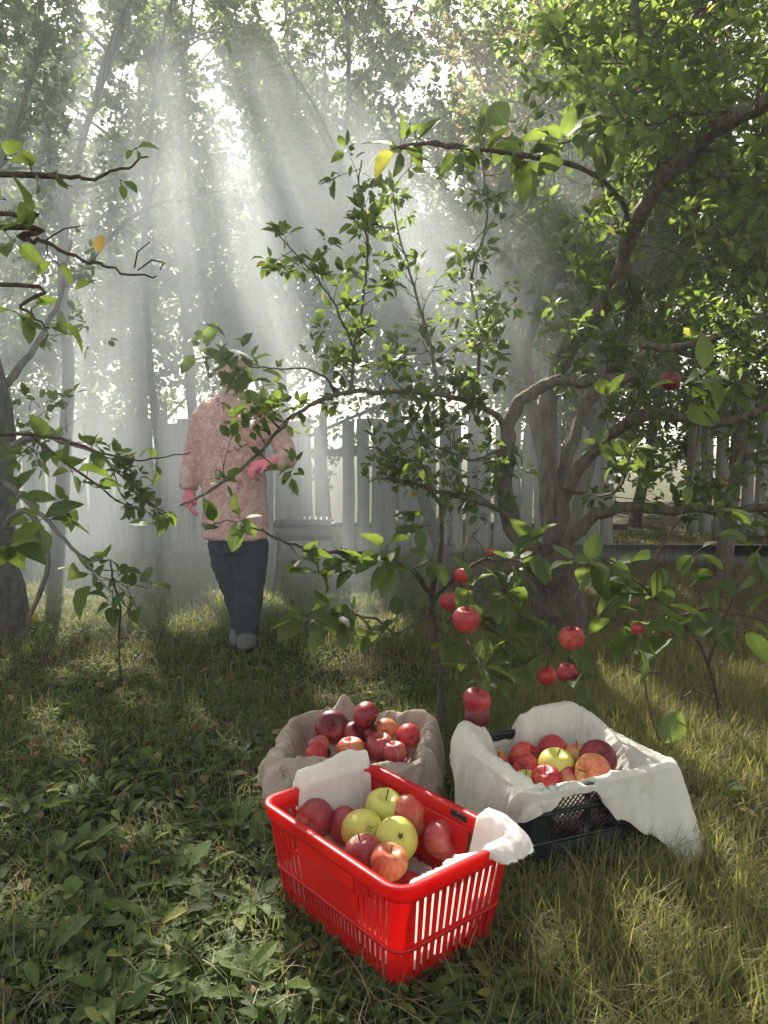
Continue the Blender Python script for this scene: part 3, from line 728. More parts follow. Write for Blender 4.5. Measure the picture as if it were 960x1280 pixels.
# ------------------------------------------------------------------ cloths
def vnoise(p, seed=0.0):
    from mathutils import noise as mn
    return mn.noise(Vector(p) + Vector((seed, seed * 1.7, seed * .3)))
def rr_pt(q, a, b_, r):
    s_, t = q[1], q[2]; ang = -math.pi / 2 + s_ * math.pi / 2
    n = (math.cos(ang), math.sin(ang)); td = (-n[1], n[0]); half = (a if s_ % 2 == 0 else b_) - r; off = (b_ if s_ % 2 == 0 else a)
    if q[0] == 's':
        u = -half + 2 * half * t; return n[0] * off + td[0] * u, n[1] * off + td[1] * u
    aa = ang + math.pi / 2 * t
    return n[0] * (off - r) + td[0] * half + r * math.cos(aa), n[1] * (off - r) + td[1] * half + r * math.sin(aa)
def drape(name, loc, rz, a, b_, r, rimz, keys, mat, label, cat='cloth', seed=1, wr=.010, ns=260, nv=84, floor=.004, fringe=False, ridge=1.0):
    """cloth laid over a rounded rectangle; keys: {s: [(offset outward, z) ...]} round the perimeter, s = side + t"""
    st = rrect(a, b_, r, [list(np.linspace(0, 1, 56))] * 4, 14)
    ss = []
    for q in st: ss.append(q[1] + (q[2] * .9 if q[0] == 's' else .9 + q[2] * .1))
    ks = sorted(keys); m = len(keys[ks[0]])
    def path(s_):
        s_ %= 4
        lo = max([k for k in ks if k <= s_], default=None); hi = min([k for k in ks if k > s_], default=None)
        A = keys[ks[-1] if lo is None else lo]; B = keys[ks[0] if hi is None else hi]
        lo = ks[-1] - 4 if lo is None else lo; hi = ks[0] + 4 if hi is None else hi
        f = (s_ - lo) / (hi - lo); f = f * f * (3 - 2 * f)
        return [(lerp(p[0], q[0], f), lerp(p[1], q[1], f)) for p, q in zip(A, B)]
    V = []
    n = len(st); rnd = random.Random(seed)
    for j, (q, s_) in enumerate(zip(st, ss)):
        pts = smooth_path(path(s_), nv)
        for i, (o, z) in enumerate(pts):
            v = i / (nv - 1)
            # folds run down the hang of the cloth and fan out towards its edge
            fold = math.sin(s_ * 15 + 3.2 * vnoise((s_ * 2.2, v * 1.1, 0), seed)) * .45 + 1.1 * vnoise((s_ * 6, v * 1.3, 4), seed) + .6 * vnoise((s_ * 15, v * 1.8, 9), seed)
            fold += .75 * (1 - 3.2 * abs(vnoise((s_ * 7.5 + v * 1.5, v * 1.4, 1), seed + 8))) * ridge
            w = wr * (.35 + 1.1 * max(0, v - .45))
            oo = o + fold * w
            zz = z + vnoise((s_ * 4.1, v * 3, 7), seed + 3) * wr * .8 + .35 * wr * vnoise((s_ * 21, v * 9, 2), seed + 5)
            oo += wr * .22 * (1 - 4 * abs(vnoise((s_ * 22 + v * 5, v * 2.5 - s_ * 2, 5), seed + 11))) * ridge; zz += wr * .10 * (1 - 4 * abs(vnoise((s_ * 7 - v * 3, v * 6, 8), seed + 12))) * ridge
            # nothing cuts through the rim
            if rimz - .04 < zz < rimz + .009 and r < .06: oo = min(oo, -.0115) if o < .004 else max(oo, .0205)
            zz = max(zz, floor)
            if i == nv - 1 and fringe: zz += rnd.uniform(-.0015, .0015); oo += rnd.uniform(-.001, .001)
            x_, y_ = rr_pt(q, a + oo, b_ + oo, max(.012, r + oo))
            V.append((x_, y_, zz))
    F = [(j * nv + i, ((j + 1) % n) * nv + i, ((j + 1) % n) * nv + i + 1, j * nv + i + 1) for j in range(n) for i in range(nv - 1)]
    # bottom of the pouch
    c = len(V); V.append((0, 0, np.mean([V[j * nv][2] for j in range(n)]) - .004)); F += [(c, ((j + 1) % n) * nv, j * nv) for j in range(n)]
    if fringe:
        fr = []; 
        for j in range(n):
            A = Vector(V[j * nv + nv - 1]); Bn = Vector(V[((j + 1) % n) * nv + nv - 1]); dv = (A - Vector(V[j * nv + nv - 3])).normalized()
            for k in range(5):
                p = A.lerp(Bn, k / 5); w = (Bn - A) * .07; c0 = len(V); L_ = rnd.uniform(.0015, .0045)
                V += [tuple(p - w), tuple(p + w), tuple(p + dv * L_ + Vector((rnd.gauss(0, .0015), rnd.gauss(0, .0015), rnd.gauss(0, .001))))]; F.append((c0, c0 + 1, c0 + 2))
    o = mesh_np(name, V, F, mat, smooth=True); o.location = loc; o.rotation_euler = (0, 0, rz)
    if not fringe:
        sm = o.modifiers.new('s', 'SOLIDIFY'); sm.thickness = .0010; sm.offset = 0; bake(o)
    tag(o, label, cat); return o

rz_ = BH + .004
wo = lambda z: -.036 * (1 - z / BH) - .012
low = [(wo(.02) - .04, .018), (wo(.03) - .004, .028), (wo(.05), .05), (wo(.07), .07), (wo(.085), .083), (wo(.095), .092)]
wall = [(wo(.02) - .04, .018), (wo(.04) - .002, .04), (wo(.13), .13), (-.012, .226), (-.024, .236), (-.052, .224)]
over = [(-.085, .018), (-.040, .100), (-.018, .205), (.000, rz_ + .034), (.016, rz_ + .026), (.024, rz_ - .006)]
# red basket: sides 0 = near left long, 1 = near right short, 2 = far right long, 3 = far left short
flap = [(-.070, .018), (-.028, .12), (-.012, rz_ - .004), (.006, rz_ + .008), (.030, rz_ + .004), (.045, rz_ - .016)]
flap2 = [(-.070, .018), (-.036, .14), (-.018, rz_ + .006), (.006, rz_ + .022), (.022, rz_ + .018), (.036, rz_ - .004)]
keys = {0.05: low, .80: low, .94: low, 1.03: wall, 1.4: wall, 1.66: wall, 1.74: flap, 1.95: flap, 2.04: flap2, 2.14: flap2, 2.21: low, 2.9: low,
        2.97: over, 3.12: [(p[0], p[1] + (.012 if i > 2 else 0)) for i, p in enumerate(over)], 3.45: over, 3.66: over, 3.74: low}
drape('cloth', basket.location, R(-50.7), bst(BH)[0], bst(BH)[1], .035, BH, keys, M['cloth_white'], 'white cotton cloth with frayed edge lining the red basket', seed=4, wr=.0055, fringe=True)

rz_ = CH + .003
ins = [(-.12, .085), (-.05, .13), (-.018, .195), (-.004, rz_ + .003), (.008, rz_ - .004), (.010, rz_ - .016)]
rimlow = [(-.12, .085), (-.06, .115), (-.03, .160), (-.018, .19), (-.014, .205), (-.012, .21)]
bulge = [(-.13, .10), (-.06, .19), (-.022, rz_ + .036), (.010, rz_ + .030), (.030, rz_ - .06), (.026, rz_ - .17)]
lowb = [(-.12, .10), (-.06, .18), (-.024, rz_ + .008), (.010, rz_ + .006), (.030, rz_ - .07), (.028, rz_ - .18)]
peak = [(-.14, .09), (-.07, .18), (-.035, rz_ + .050), (-.006, rz_ + .066), (.016, rz_ + .02), (.020, rz_ - .04)]
hang = [(-.11, .10), (-.045, .20), (-.012, rz_ + .006), (.012, rz_ + .004), (.034, rz_ - .07), (.056, rz_ - .150)]
far = [(-.10, .12), (-.03, .215), (0, rz_ + .012), (.022, rz_ - .005), (.070, rz_ - .13), (.115, .012)]
# sides 0 = front, 1 = right, 2 = back, 3 = left
keys = {0.02: [(-.10, .10), (-.05, .18), (-.015, rz_ + .008), (.010, rz_ + .004), (.016, rz_ - .02), (.016, rz_ - .045)], .12: ins, .20: ins, .30: ins, .34: ins, .52: [(p[0], p[1]) for p in hang[:4]] + [(.022, rz_ - .06), (.032, rz_ - .105)], .70: hang, .92: far, 1.0: far, 1.15: [(p[0], max(.02, p[1])) for p in far],
        1.5: hang, 1.9: bulge, 2.10: peak, 2.34: peak, 2.46: bulge, 2.56: rimlow, 2.68: rimlow, 2.80: bulge, 2.99: [(p[0], p[1] - (.012 if i > 1 else 0)) for i, p in enumerate(peak)], 3.14: bulge, 3.34: lowb, 3.66: lowb, 3.85: [(-.10, .10), (-.05, .20), (-.015, rz_ + .022), (.012, rz_ + .006), (.026, rz_ - .04), (.024, rz_ - .09)]}
drape('cloth', crate.location, R(22.5), CA, CB, .02, CH, keys, M['cloth_cream'], 'cream cloth hanging over the corner of the black crate onto the grass', seed=9, wr=.012)

SACK = Vector((-.085, 2.44, 0)); SH = .150
sk = lambda up, out, lo=.004: [(-.10, .075), (-.05, .10), (-.02, SH + up * .6), (.008, SH + up), (.030 + out * .5, SH - .05), (.035 + out, lo)]
keys = {0.1: sk(.006, .01), .5: sk(-.008, .02), .85: sk(.004, .01), 1.1: sk(.02, .01), 1.5: sk(.045, 0), 1.9: sk(.060, 0), 2.15: sk(.050, 0), 2.42: sk(.030, 0), 2.52: sk(.052, 0), 2.66: sk(.098, -.01), 2.78: sk(.050, 0), 3.0: sk(.034, 0), 3.35: sk(.040, .01), 3.7: sk(.010, .02)}
drape('cloth_sack', SACK, R(-7), .222, .165, .07, SH, keys, M['cloth_beige'], 'beige stained cloth sack of dark apples on the grass behind the red basket', 'sack', seed=21, wr=.020)

# ------------------------------------------------------------------ apples
def apple_data(seed):
    rg = random.Random(seed); nu, nv_ = 28, 20; V = []
    k5 = rg.uniform(0, 6); tall = rg.uniform(.88, .98); lop = rg.uniform(-.05, .05)
    for j in range(nv_ + 1):
        ph = math.pi * j / nv_
        for i in range(nu):
            th = 2 * math.pi * i / nu
            lobe = 1 + .022 * math.cos(5 * th + k5) * (.25 + .75 * (ph / math.pi) ** 2) + .02 * math.cos(2 * th + k5 * 2)
            rr = math.sin(ph) ** .86 * (1.0 + .07 * math.cos(ph)) * lobe
            z = math.cos(ph) * tall - .34 * math.exp(-(ph / .30) ** 2) * tall + .15 * math.exp(-((math.pi - ph) / .30) ** 2) * (1 + .2 * math.cos(5 * th + k5))
            V.append((.5 * rr * math.cos(th) + lop * z * .5, .5 * rr * math.sin(th), .5 * z))
    F = [(j * nu + i, (j + 1) * nu + i, (j + 1) * nu + (i + 1) % nu, j * nu + (i + 1) % nu) for j in range(nv_) for i in range(nu)]
    return V, F
AP = {}
def stem_obj(root, size, h=.26):
    mb = MB(); mb.tube([(0, 0, .26 * size), (.01 * size, 0, .40 * size), (.04 * size, .01 * size, (.26 + h) * size + .06 * size)], [.022 * size, .016 * size, .024 * size], 6)
    return mb.build('stem', M['stem'], root, smooth=True)
def calyx_obj(root, size):
    mb = MB(); 
    for k in range(5):
        a = k * 2 * math.pi / 5; c, s_ = math.cos(a), math.sin(a)
        mb.add([(c * .02 * size - s_ * .028 * size, s_ * .02 * size + c * .028 * size, -.375 * size), (c * .02 * size + s_ * .028 * size, s_ * .02 * size - c * .028 * size, -.375 * size), (c * .085 * size, s_ * .085 * size, -.455 * size)], [(0, 1, 2), (0, 2, 1)])
    mb.add([(math.cos(k) * .035 * size, math.sin(k) * .035 * size, -.385 * size) for k in (0, 1.05, 2.1, 3.14, 4.2, 5.2)], [(0, 1, 2, 3, 4, 5), (5, 4, 3, 2, 1, 0)])
    return mb.build('calyx', M['calyx'], root)
arg = random.Random(77)
def apple(p, dia, mat, label, group, axis=None, seed=None):
    sd = seed if seed is not None else arg.randrange(5); key = sd
    V, F = apple_data(sd); o = mesh_np('apple', np.array(V) * dia, F, M[mat], smooth=True)
    tag(o, label, 'apple', group); o.location = p
    ax = Vector(axis).normalized() if axis else Vector((arg.gauss(0, .5), arg.gauss(0, .5), 1)).normalized()
    o.rotation_mode = 'QUATERNION'; o.rotation_quaternion = ax.to_track_quat('Z', 'Y') @ Matrix.Rotation(arg.uniform(0, 6.28), 4, 'Z').to_quaternion()
    stem_obj(o, dia); calyx_obj(o, dia); return o
def apple_at(px, py, dpx, z, mat, label, group, axis=None):
    p = Zp(px, py, z); depth = p.y * math.cos(TILT) - (p.z - CAM_H) * math.sin(TILT)
    return apple(p, dpx / 1000 * depth * 1.02, mat, label, group, axis)
TOC = lambda x=0, z=.5: (x, -1, z)         # axis pointing to the camera shows the stem end
AWAY = lambda x=0, z=-.45: (-x, 1, z)      # shows the calyx
G1 = 'apples in the red basket'
for a_ in [
    (392, 1024, 50, .168, 'ap_pink', 'red apple in the left corner of the red basket, against the white cloth', AWAY(-.2, -.2)),
    (432, 1033, 46, .150, 'ap_pink', 'dusky red apple half hidden behind a yellow one in the red basket', (1, .3, 1)),
    (453, 1037, 50, .172, 'ap_yellow', 'yellow apple leaning on a dusky red one in the red basket', AWAY(.5, -.6)),
    (481, 1011, 50, .178, 'ap_yellow', 'upright yellow green apple farthest back in the red basket', (0.1, -.3, 1)),
    (517, 1019, 54, .172, 'ap_blush', 'large orange red apple right of the yellow one in the red basket', AWAY(.8, -.2)),
    (496, 1049, 54, .172, 'ap_yellow', 'yellow green apple with a russet mark in the middle of the red basket', AWAY(.25, -.75)),
    (455, 1067, 46, .160, 'ap_pink', 'small dull red apple below the yellow ones at the near wall of the red basket', (-.3, 0, 1)),
    (553, 1049, 48, .158, 'ap_pink', 'rosy apple alone at the right of the red basket', (.8, -.6, .4)),
    (486, 1078, 46, .165, 'ap_blush', 'pale blush apple just above the frayed cloth in the red basket', (.2, -.2, 1))]:
    apple_at(a_[0], a_[1], a_[2], a_[3], a_[4], a_[5], G1, a_[6])
for (x, y, z) in ((-.15, -.05, .062), (-.05, -.05, .060), (.06, -.05, .060), (.145, .03, .060), (-.10, .05, .062), (.03, .05, .062)):
    v = Matrix.Rotation(R(-50.7), 3, 'Z') @ Vector((x, y, 0)) + basket.location
    apple((v.x, v.y, z), .09, arg.choice(['ap_pink', 'ap_red']), 'red apple buried in the lower layer of the red basket', G1)
G2 = 'apples in the black crate'
for a_ in [
    (622, 954, 30, .170, 'ap_blush', 'orange apple farthest left in the black crate, against the cloth', (0, -.3, 1)),
    (627, 975, 29, .165, 'ap_blush', 'small striped apple low at the left of the black crate', (.2, -.6, 1)),
    (655, 947, 38, .190, 'ap_red', 'red apple showing its stem dimple left of the middle in the black crate', (.8, -.4, .6)),
    (659, 963, 37, .180, 'ap_red', 'red apple directly below the stem dimple one in the black crate', (-.5, -.4, .6)),
    (669, 950, 30, .170, 'ap_pink', 'striped apple peeping behind two red ones in the black crate', None),
    (658, 978, 32, .172, 'ap_yellow', 'small yellow apple at the cloth edge in the black crate', (0, 0, 1)),
    (691, 938, 37, .200, 'ap_red', 'freckled red apple topmost at the back of the black crate', AWAY(-.1, -.3)),
    (695, 957, 43, .205, 'ap_yellow', 'large yellow green apple in the middle of the black crate', (.1, -.2, 1)),
    (683, 977, 40, .185, 'ap_red', 'deep red apple in front of the large yellow one in the black crate', (-.2, -.2, 1)),
    (711, 972, 34, .185, 'ap_pink', 'dusky apple squeezed right of the deep red one in the black crate', None),
    (721, 946, 34, .192, 'ap_blush', 'pale yellow apple behind the purple red one in the black crate', (0, 0, 1)),
    (747, 949, 46, .208, 'ap_dark', 'purple red apple at the back right of the black crate', TOC(0, .8)),
    (742, 966, 46, .212, 'ap_blush', 'half yellow half red apple on the front cloth fold of the black crate', (-1, -.5, .35)),
    (641, 982, 30, .165, 'ap_blush', 'orange apple under the cloth fold at the front left of the black crate', None),
    (714, 1000, 34, .140, 'ap_blush', 'orange apple seen through the opened top lattice of the black crate', None)]:
    apple_at(a_[0], a_[1], a_[2], a_[3], a_[4], a_[5], G2, a_[6])
for i in range(10):
    v = Matrix.Rotation(R(22.5), 3, 'Z') @ Vector((-.14 + (i % 4) * .09, -.10 + (i // 4) * .10, 0)) + crate.location
    apple((v.x, v.y, .085), .080, arg.choice(['ap_pink', 'ap_red', 'ap_blush']), 'apple buried in the lower layer of the black crate', G2)
G3 = 'apples in the beige sack'
for a_ in [
    (415, 909, 42, .185, 'ap_dark', 'large dark red apple with its dimple forward at the left of the beige sack', TOC(0, .55)),
    (457, 893, 32, .235, 'ap_dark', 'dark maroon apple topmost at the back of the beige sack', (.9, -.5, -.4)),
    (442, 917, 28, .175, 'ap_dark', 'shaded dark apple between the two largest ones in the beige sack', (.5, -.5, .6)),
    (464, 918, 26, .170, 'ap_dark', 'shaded dark apple under the topmost one in the beige sack', None),
    (483, 911, 26, .190, 'ap_blush', 'yellow orange apple with its calyx forward in the beige sack', AWAY(0, -.1)),
    (511, 920, 30, .180, 'ap_red', 'bright red apple farthest right in the beige sack', AWAY(.3, -.2)),
    (398, 931, 26, .170, 'ap_pink', 'rosy apple low at the left of the beige sack, upper of two', None),
    (396, 942, 26, .160, 'ap_red', 'red apple low at the left of the beige sack, lower of two', None),
    (438, 938, 34, .155, 'ap_blush', 'orange apple at the front fold of the beige sack', (0, 0, 1)),
    (474, 934, 36, .160, 'ap_pink', 'broad rosy apple at the front middle of the beige sack', (0, -.1, 1)),
    (493, 941, 30, .155, 'ap_pink', 'pinkish apple sunk behind the front cloth of the beige sack', (0, 0, 1))]:
    apple_at(a_[0], a_[1], a_[2], a_[3], a_[4], a_[5], G3, a_[6])
for i in range(9):
    apple((-.085 - .13 + (i % 3) * .13, 2.44 - .09 + (i // 3) * .09, .070), .085, arg.choice(['ap_dark', 'ap_red']), 'apple buried in the lower layer of the beige sack', G3)
G4 = 'apples hanging from the branches'
HANG = [(583, 775, 34, 2.32, 'ap_hang', 'round red apple hanging beside the sapling stem'), (562, 752, 25, 2.5, 'ap_hang', 'red apple half hidden behind leaves at the sapling stem'),
        (577, 719, 20, 2.5, 'ap_red', 'small red apple highest in the sapling leaves'), (595, 873, 34, 2.2, 'ap_hang', 'red apple hanging low above the cream cloth'),
        (598, 899, 34, 2.25, 'ap_dark', 'lowest hanging red apple just behind the cream cloth'), (713, 796, 31, 2.45, 'ap_hang', 'red apple hanging alone in front of the old trunk'),
        (709, 841, 27, 2.5, 'ap_hang', 'red apple hanging under the one before the old trunk'), (682, 843, 23, 2.65, 'ap_red', 'dull red apple hidden in leaves left of a hanging pair'),
        (796, 785, 17, 2.1, 'ap_pink', 'pink tipped small apple under the large right leaves'), (836, 798, 15, 2.2, 'ap_pink', 'tiny pink apple in the dead twigs on the right'),
        (838, 476, 24, 3.0, 'ap_dark', 'dusky apple behind long leaves high on the right'), (612, 690, 12, 2.9, 'ap_red', 'tiny red apple peeping between leaves above the sapling')]
hang_pts = []
for (px, py, d_, dist, mt, lb) in HANG:
    p = P(px, py, dist) + Vector((0, arg.uniform(-.05, .05), 0)); apple(p, d_ / 1000 * dist * 1.03, mt, lb, G4, (arg.uniform(-.2, .2), arg.uniform(-.3, .1), 1)); hang_pts.append((p, d_ / 1000 * dist))

# ------------------------------------------------------------------ person
PD = 4.25                                   # distance of the person
PB = Zp(303, 800, 0)
S_ = lambda px, py, dy=0.0: P(px, py, PD) + Vector((0, dy, 0)) - PB    # person-local point
K = P(481, 500, PD).x - P(480, 500, PD).x   # metres per pixel there
person = empty('person', PB); tag(person, 'person in a pale pink floral jacket, dark trousers and pink gloves standing in the smoke', 'person')
def organic(name, mb, mat, vox=.011, smooth_it=6, disp=0.0, dscale=.06, parent=person):
    o = mb.build(name, mat, parent)
    r = o.modifiers.new('r', 'REMESH'); r.mode = 'VOXEL'; r.voxel_size = vox
    sm = o.modifiers.new('s', 'SMOOTH'); sm.factor = .6; sm.iterations = smooth_it
    if disp:
        tx = bpy.data.textures.new('fold', 'CLOUDS'); tx.noise_scale = dscale; tx.noise_depth = 2
        d = o.modifiers.new('d', 'DISPLACE'); d.texture = tx; d.strength = disp; d.mid_level = .5
    bake(o); o.data.polygons.foreach_set('use_smooth', np.ones(len(o.data.polygons), dtype=bool)); o.data.materials.clear(); o.data.materials.append(mat); return o
def limb_loft(mb, pts, rad, n=14):
    rings = []
    for i, p in enumerate(pts):
        t = Vector(pts[min(i + 1, len(pts) - 1)]) - Vector(pts[max(i - 1, 0)]); rr = rad[i] if hasattr(rad[i], '__len__') else (rad[i], rad[i]); rings.append((p, rr[0], rr[1], t))
    mb.loft(rings, n)
# body: head with a face, neck, trunk, arms to the wrists, legs
b = MB()
hc = S_(293, 466)
b.loft([(hc + Vector((0, .01, -.105)), .02, .02), (hc + Vector((0, -.012, -.098)), .042, .045), (hc + Vector((0, -.012, -.07)), .062, .072), (hc + Vector((0, -.004, -.03)), .074, .092), (hc + Vector((0, 0, .01)), .080, .100), (hc + Vector((0, .002, .05)), .080, .100), (hc + Vector((0, .006, .085)), .062, .08), (hc + Vector((0, .008, .108)), .02, .03)], 24)
limb_loft(b, [hc + Vector((0, -.088, .012)), hc + Vector((0, -.108, -.022)), hc + Vector((0, -.096, -.032))], [.010, .016, .010], 10)        # nose
limb_loft(b, [hc + Vector((-.028, -.083, -.055)), hc + Vector((0, -.092, -.054)), hc + Vector((.028, -.083, -.055))], [.006, .010, .006], 8)      # lips
limb_loft(b, [hc + Vector((-.045, -.082, .018)), hc + Vector((0, -.098, .024)), hc + Vector((.045, -.082, .018))], [.008, .010, .008], 8)          # brow
for s_ in (-1, 1): limb_loft(b, [hc + Vector((s_ * .076, .01, .02)), hc + Vector((s_ * .090, .014, .0)), hc + Vector((s_ * .076, .006, -.03))], [.010, .014, .008], 8)   # ears
limb_loft(b, [S_(293, 480, .01), S_(292, 500, .015)], [.048, .060])
limb_loft(b, [S_(291, 498, .02), S_(291, 520, .02), S_(293, 580, .01), S_(296, 640, .01), S_(297, 680, .01)], [(.12, .08), (.165, .10), (.15, .11), (.16, .12), (.15, .11)])
AL = [S_(256, 514, .02), S_(243, 560, .03), S_(237, 606, -.01)]
AR = [S_(333, 514, .02), S_(356, 566, .02), S_(340, 580, -.16)]
limb_loft(b, AL, [.050, .040, .028]); limb_loft(b, AR, [.050, .040, .028])
LL = [S_(278, 680, .01), S_(291, 735, .04), S_(301, 790, .05)]; LR = [S_(314, 680, .0), S_(314, 735, -.03), S_(309, 794, -.03)]
limb_loft(b, LL, [.080, .058, .042]); limb_loft(b, LR, [.080, .058, .042])
organic('body', b, M['skin'], .009, 3)
for s_ in (-1, 1):
    e = MB(); c = hc + Vector((s_ * .030, -.083, .002)); e.loft([(c + Vector((0, 0, -.010)), .002, .002), (c + Vector((0, 0, -.006)), .009, .008), (c, .012, .010), (c + Vector((0, 0, .006)), .009, .008), (c + Vector((0, 0, .010)), .002, .002)], 10)
    e.build('eye', M['dark_handle'], person, smooth=True)
# hair and a pale headscarf tied under the chin
b = MB(); b.loft([(hc + Vector((0, .02, -.06)), .072, .080), (hc + Vector((0, .022, -.01)), .090, .100), (hc + Vector((0, .018, .05)), .092, .108), (hc + Vector((0, .014, .095)), .070, .086), (hc + Vector((0, .012, .122)), .02, .03)], 24)
limb_loft(b, [hc + Vector((-.07, -.02, -.05)), hc + Vector((0, -.05, -.112)), hc + Vector((.07, -.02, -.05))], [.018, .020, .018])
organic('headscarf', b, M['scarf'], .008, 4, .012, .05)
b = MB(); limb_loft(b, [hc + Vector((-.05, -.082, .052)), hc + Vector((0, -.100, .064)), hc + Vector((.05, -.082, .052))], [.010, .013, .010]); organic('hair', b, M['hair'], .006, 2)
# jacket
b = MB()
limb_loft(b, [S_(292, 492, .015), S_(291, 500, .02), S_(291, 512, .02), S_(291, 540, .01), S_(292, 585, .0), S_(294, 630, .0), S_(295, 660, .0), S_(295, 673, .0)],
          [(.070, .065), (.12, .085), (.165, .110), (.172, .125), (.166, .135), (.172, .145), (.176, .150), (.174, .148)], 28)
limb_loft(b, [S_(262, 506, .02), S_(252, 522, .02), S_(242, 560, .03), S_(237, 590, .01), S_(236, 612, -.01)], [.050, .060, .056, .054, .050], 16)
limb_loft(b, [S_(325, 506, .02), S_(337, 524, .02), S_(356, 562, .01), S_(360, 574, -.03), S_(346, 578, -.12)], [.050, .060, .058, .055, .047], 16)
limb_loft(b, [S_(272, 499, -.02), S_(284, 506, -.08), S_(292, 520, -.11)], [.018, .022, .012]); limb_loft(b, [S_(312, 499, -.02), S_(302, 506, -.08), S_(293, 520, -.11)], [.018, .022, .012])   # collar
jk = organic('jacket', b, M['floral'], .011, 5, .018, .05)
for k in range(5):
    c = S_(291 + k * .5, 540 + k * 26, -.145 - .006 * k); e = MB(); e.loft([(c, .009, .009, (0, 1, 0)), (c + Vector((0, -.004, 0)), .007, .007, (0, 1, 0))], 10); e.build('button', M['scarf'], jk)
for (x0, x1, yy) in ():
    e = MB(); e.box((S_((x0 + x1) / 2, yy, -.138)), ((x1 - x0) * K, .012, .03), None, .005); e.build('pocket', M['floral'], jk)
b = MB()
limb_loft(b, [S_(296, 660, .01), S_(296, 690, .01)], [(.155, .12), (.150, .115)], 24)
limb_loft(b, [S_(282, 676, .01), S_(285, 705, .02), S_(293, 740, .04), S_(300, 772, .05), S_(302, 790, .05)], [.098, .092, .075, .066, .062], 18)
limb_loft(b, [S_(313, 676, .0), S_(314, 705, -.01), S_(313, 740, -.03), S_(310, 775, -.035), S_(309, 791, -.03)], [.098, .090, .074, .068, .064], 18)
organic('trousers', b, M['trouser'], .011, 4, .022, .05)
for (x, y, dy) in ((298, 797, .05), (311, 799, -.03)):
    b = MB(); c = S_(x, y, dy); z0 = -c.z
    b.loft([(Vector((c.x, c.y - .03, .006)), .048, .115), (Vector((c.x, c.y - .035, .03)), .050, .118), (Vector((c.x, c.y - .02, .06)), .046, .095), (Vector((c.x, c.y + .01, .09)), .044, .062), (Vector((c.x, c.y + .02, .15)), .048, .056)], 20)
    organic('boot', b, M['boot'], .008, 3)
def glove(wrist, d, palm_n, curl, hold=1.0):
    """palm and five unequal fingers closing towards palm_n"""
    b = MB(); d = Vector(d).normalized(); pn = Vector(palm_n).normalized(); pn = (pn - d * pn.dot(d)).normalized(); sd = d.cross(pn)
    W = Vector(wrist); L = .085
    limb_loft(b, [W - d * .035, W, W + d * L * .5, W + d * L], [(.030, .026), (.028, .022), (.038, .019), (.038, .016)])
    for k, ln in enumerate((.066, .076, .072, .056)):
        p = W + d * L * .95 + sd * (.029 - k * .0195); pts = [p]; a = 0; dd = d
        for j in range(3):
            a += curl * (.55, .75, .6)[j]; dd = (d * math.cos(a) + pn * math.sin(a) + sd * (.10 - .07 * k)).normalized(); pts.append(pts[-1] + dd * ln * (.45, .32, .23)[j])
        limb_loft(b, [W + d * L * .6 + sd * (.025 - k * .017)] + pts, [.011, .0115, .0105, .0095, .007], 8)
    p = W + d * L * .30 + sd * .026; q = p + (sd * .8 + d * .6 + pn * .3).normalized() * .036; r_ = q + (d * .8 + pn * .6 * curl + sd * .1).normalized() * .032
    limb_loft(b, [W + d * .01, p, q, r_], [.016, .0155, .0125, .009], 8)
    return organic('glove', b, M['glove'], .0045, 2)
glove(S_(341, 577, -.14), (-.75, -.35, -.25), (.1, .2, -1), 1.0)
glove(S_(237, 612, -.01), (.05, -.1, -1), (.8, .3, 0), .55)

# ------------------------------------------------------------------ near and middle trees
def PP(*a): return [P(*q) for q in a]
# 1. the old apple tree right of the middle
tb = Zp(705, 800); tb.z = gz(tb.x, tb.y) - .02
T1 = Tree('apple_tree', tb, 'old gnarled apple tree with thick dark trunk right of the middle', 'apple tree', 'orchard trees', 11, lsize=.064, tint=(.15, .92))
fork = P(688, 692, 4.30)
flare = MB(); T1.tube(flare, [tb - Vector((0, 0, .05)), tb + Vector((-.01, 0, .06)), P(700, 745, 4.32), P(690, 705, 4.30), P(684, 680, 4.30)], .165, .10, 16, 16, .10)
for a in (0.4, 1.7, 3.0, 4.1, 5.4):
    T1.tube(flare, [tb + Vector((.22 * math.cos(a), .2 * math.sin(a), -.03)), tb + Vector((.12 * math.cos(a), .12 * math.sin(a), .07)), tb + Vector((.05 * math.cos(a), .05 * math.sin(a), .28))], .05, .03, 8, 7)
flare.build('trunk', M['bark_dark'], T1.root, smooth=True)
A1, _ = T1.limb(PP((686, 700, 4.30), (655, 672, 4.26), (636, 630, 4.22), (630, 570, 4.18), (640, 522, 4.14), (665, 492, 4.10), (700, 478, 4.05), (745, 476, 3.95), (800, 470, 3.8)), .062, .020, 12)
A2, _ = T1.limb(PP((632, 545, 4.16), (622, 520, 4.1), (590, 503, 3.95), (545, 493, 3.8), (480, 489, 3.6), (425, 493, 3.45), (385, 508, 3.35), (350, 536, 3.25), (310, 580, 3.15), (262, 612, 3.05), (225, 632, 3.0)), .018, .004, 9)
B1, _ = T1.limb(PP((692, 705, 4.35), (683, 620, 4.42), (684, 520, 4.42), (706, 445, 4.3), (735, 402, 4.15), (772, 350, 3.95), (793, 285, 3.75), (830, 225, 3.5), (890, 168, 3.25), (960, 122, 3.0), (1060, 70, 2.7), (1150, 40, 2.4)), .060, .026, 12)
C1, _ = T1.limb(PP((695, 715, 4.3), (716, 672, 4.2), (745, 642, 4.1), (790, 632, 3.95), (850, 637, 3.8), (930, 640, 3.6), (1010, 620, 3.4)), .042, .016, 10)
D1, _ = T1.limb(PP((690, 690, 4.35), (712, 610, 4.3), (745, 560, 4.2), (800, 522, 4.0), (852, 521, 3.85), (915, 527, 3.7), (975, 505, 3.5), (1060, 490, 3.3)), .040, .018, 10)
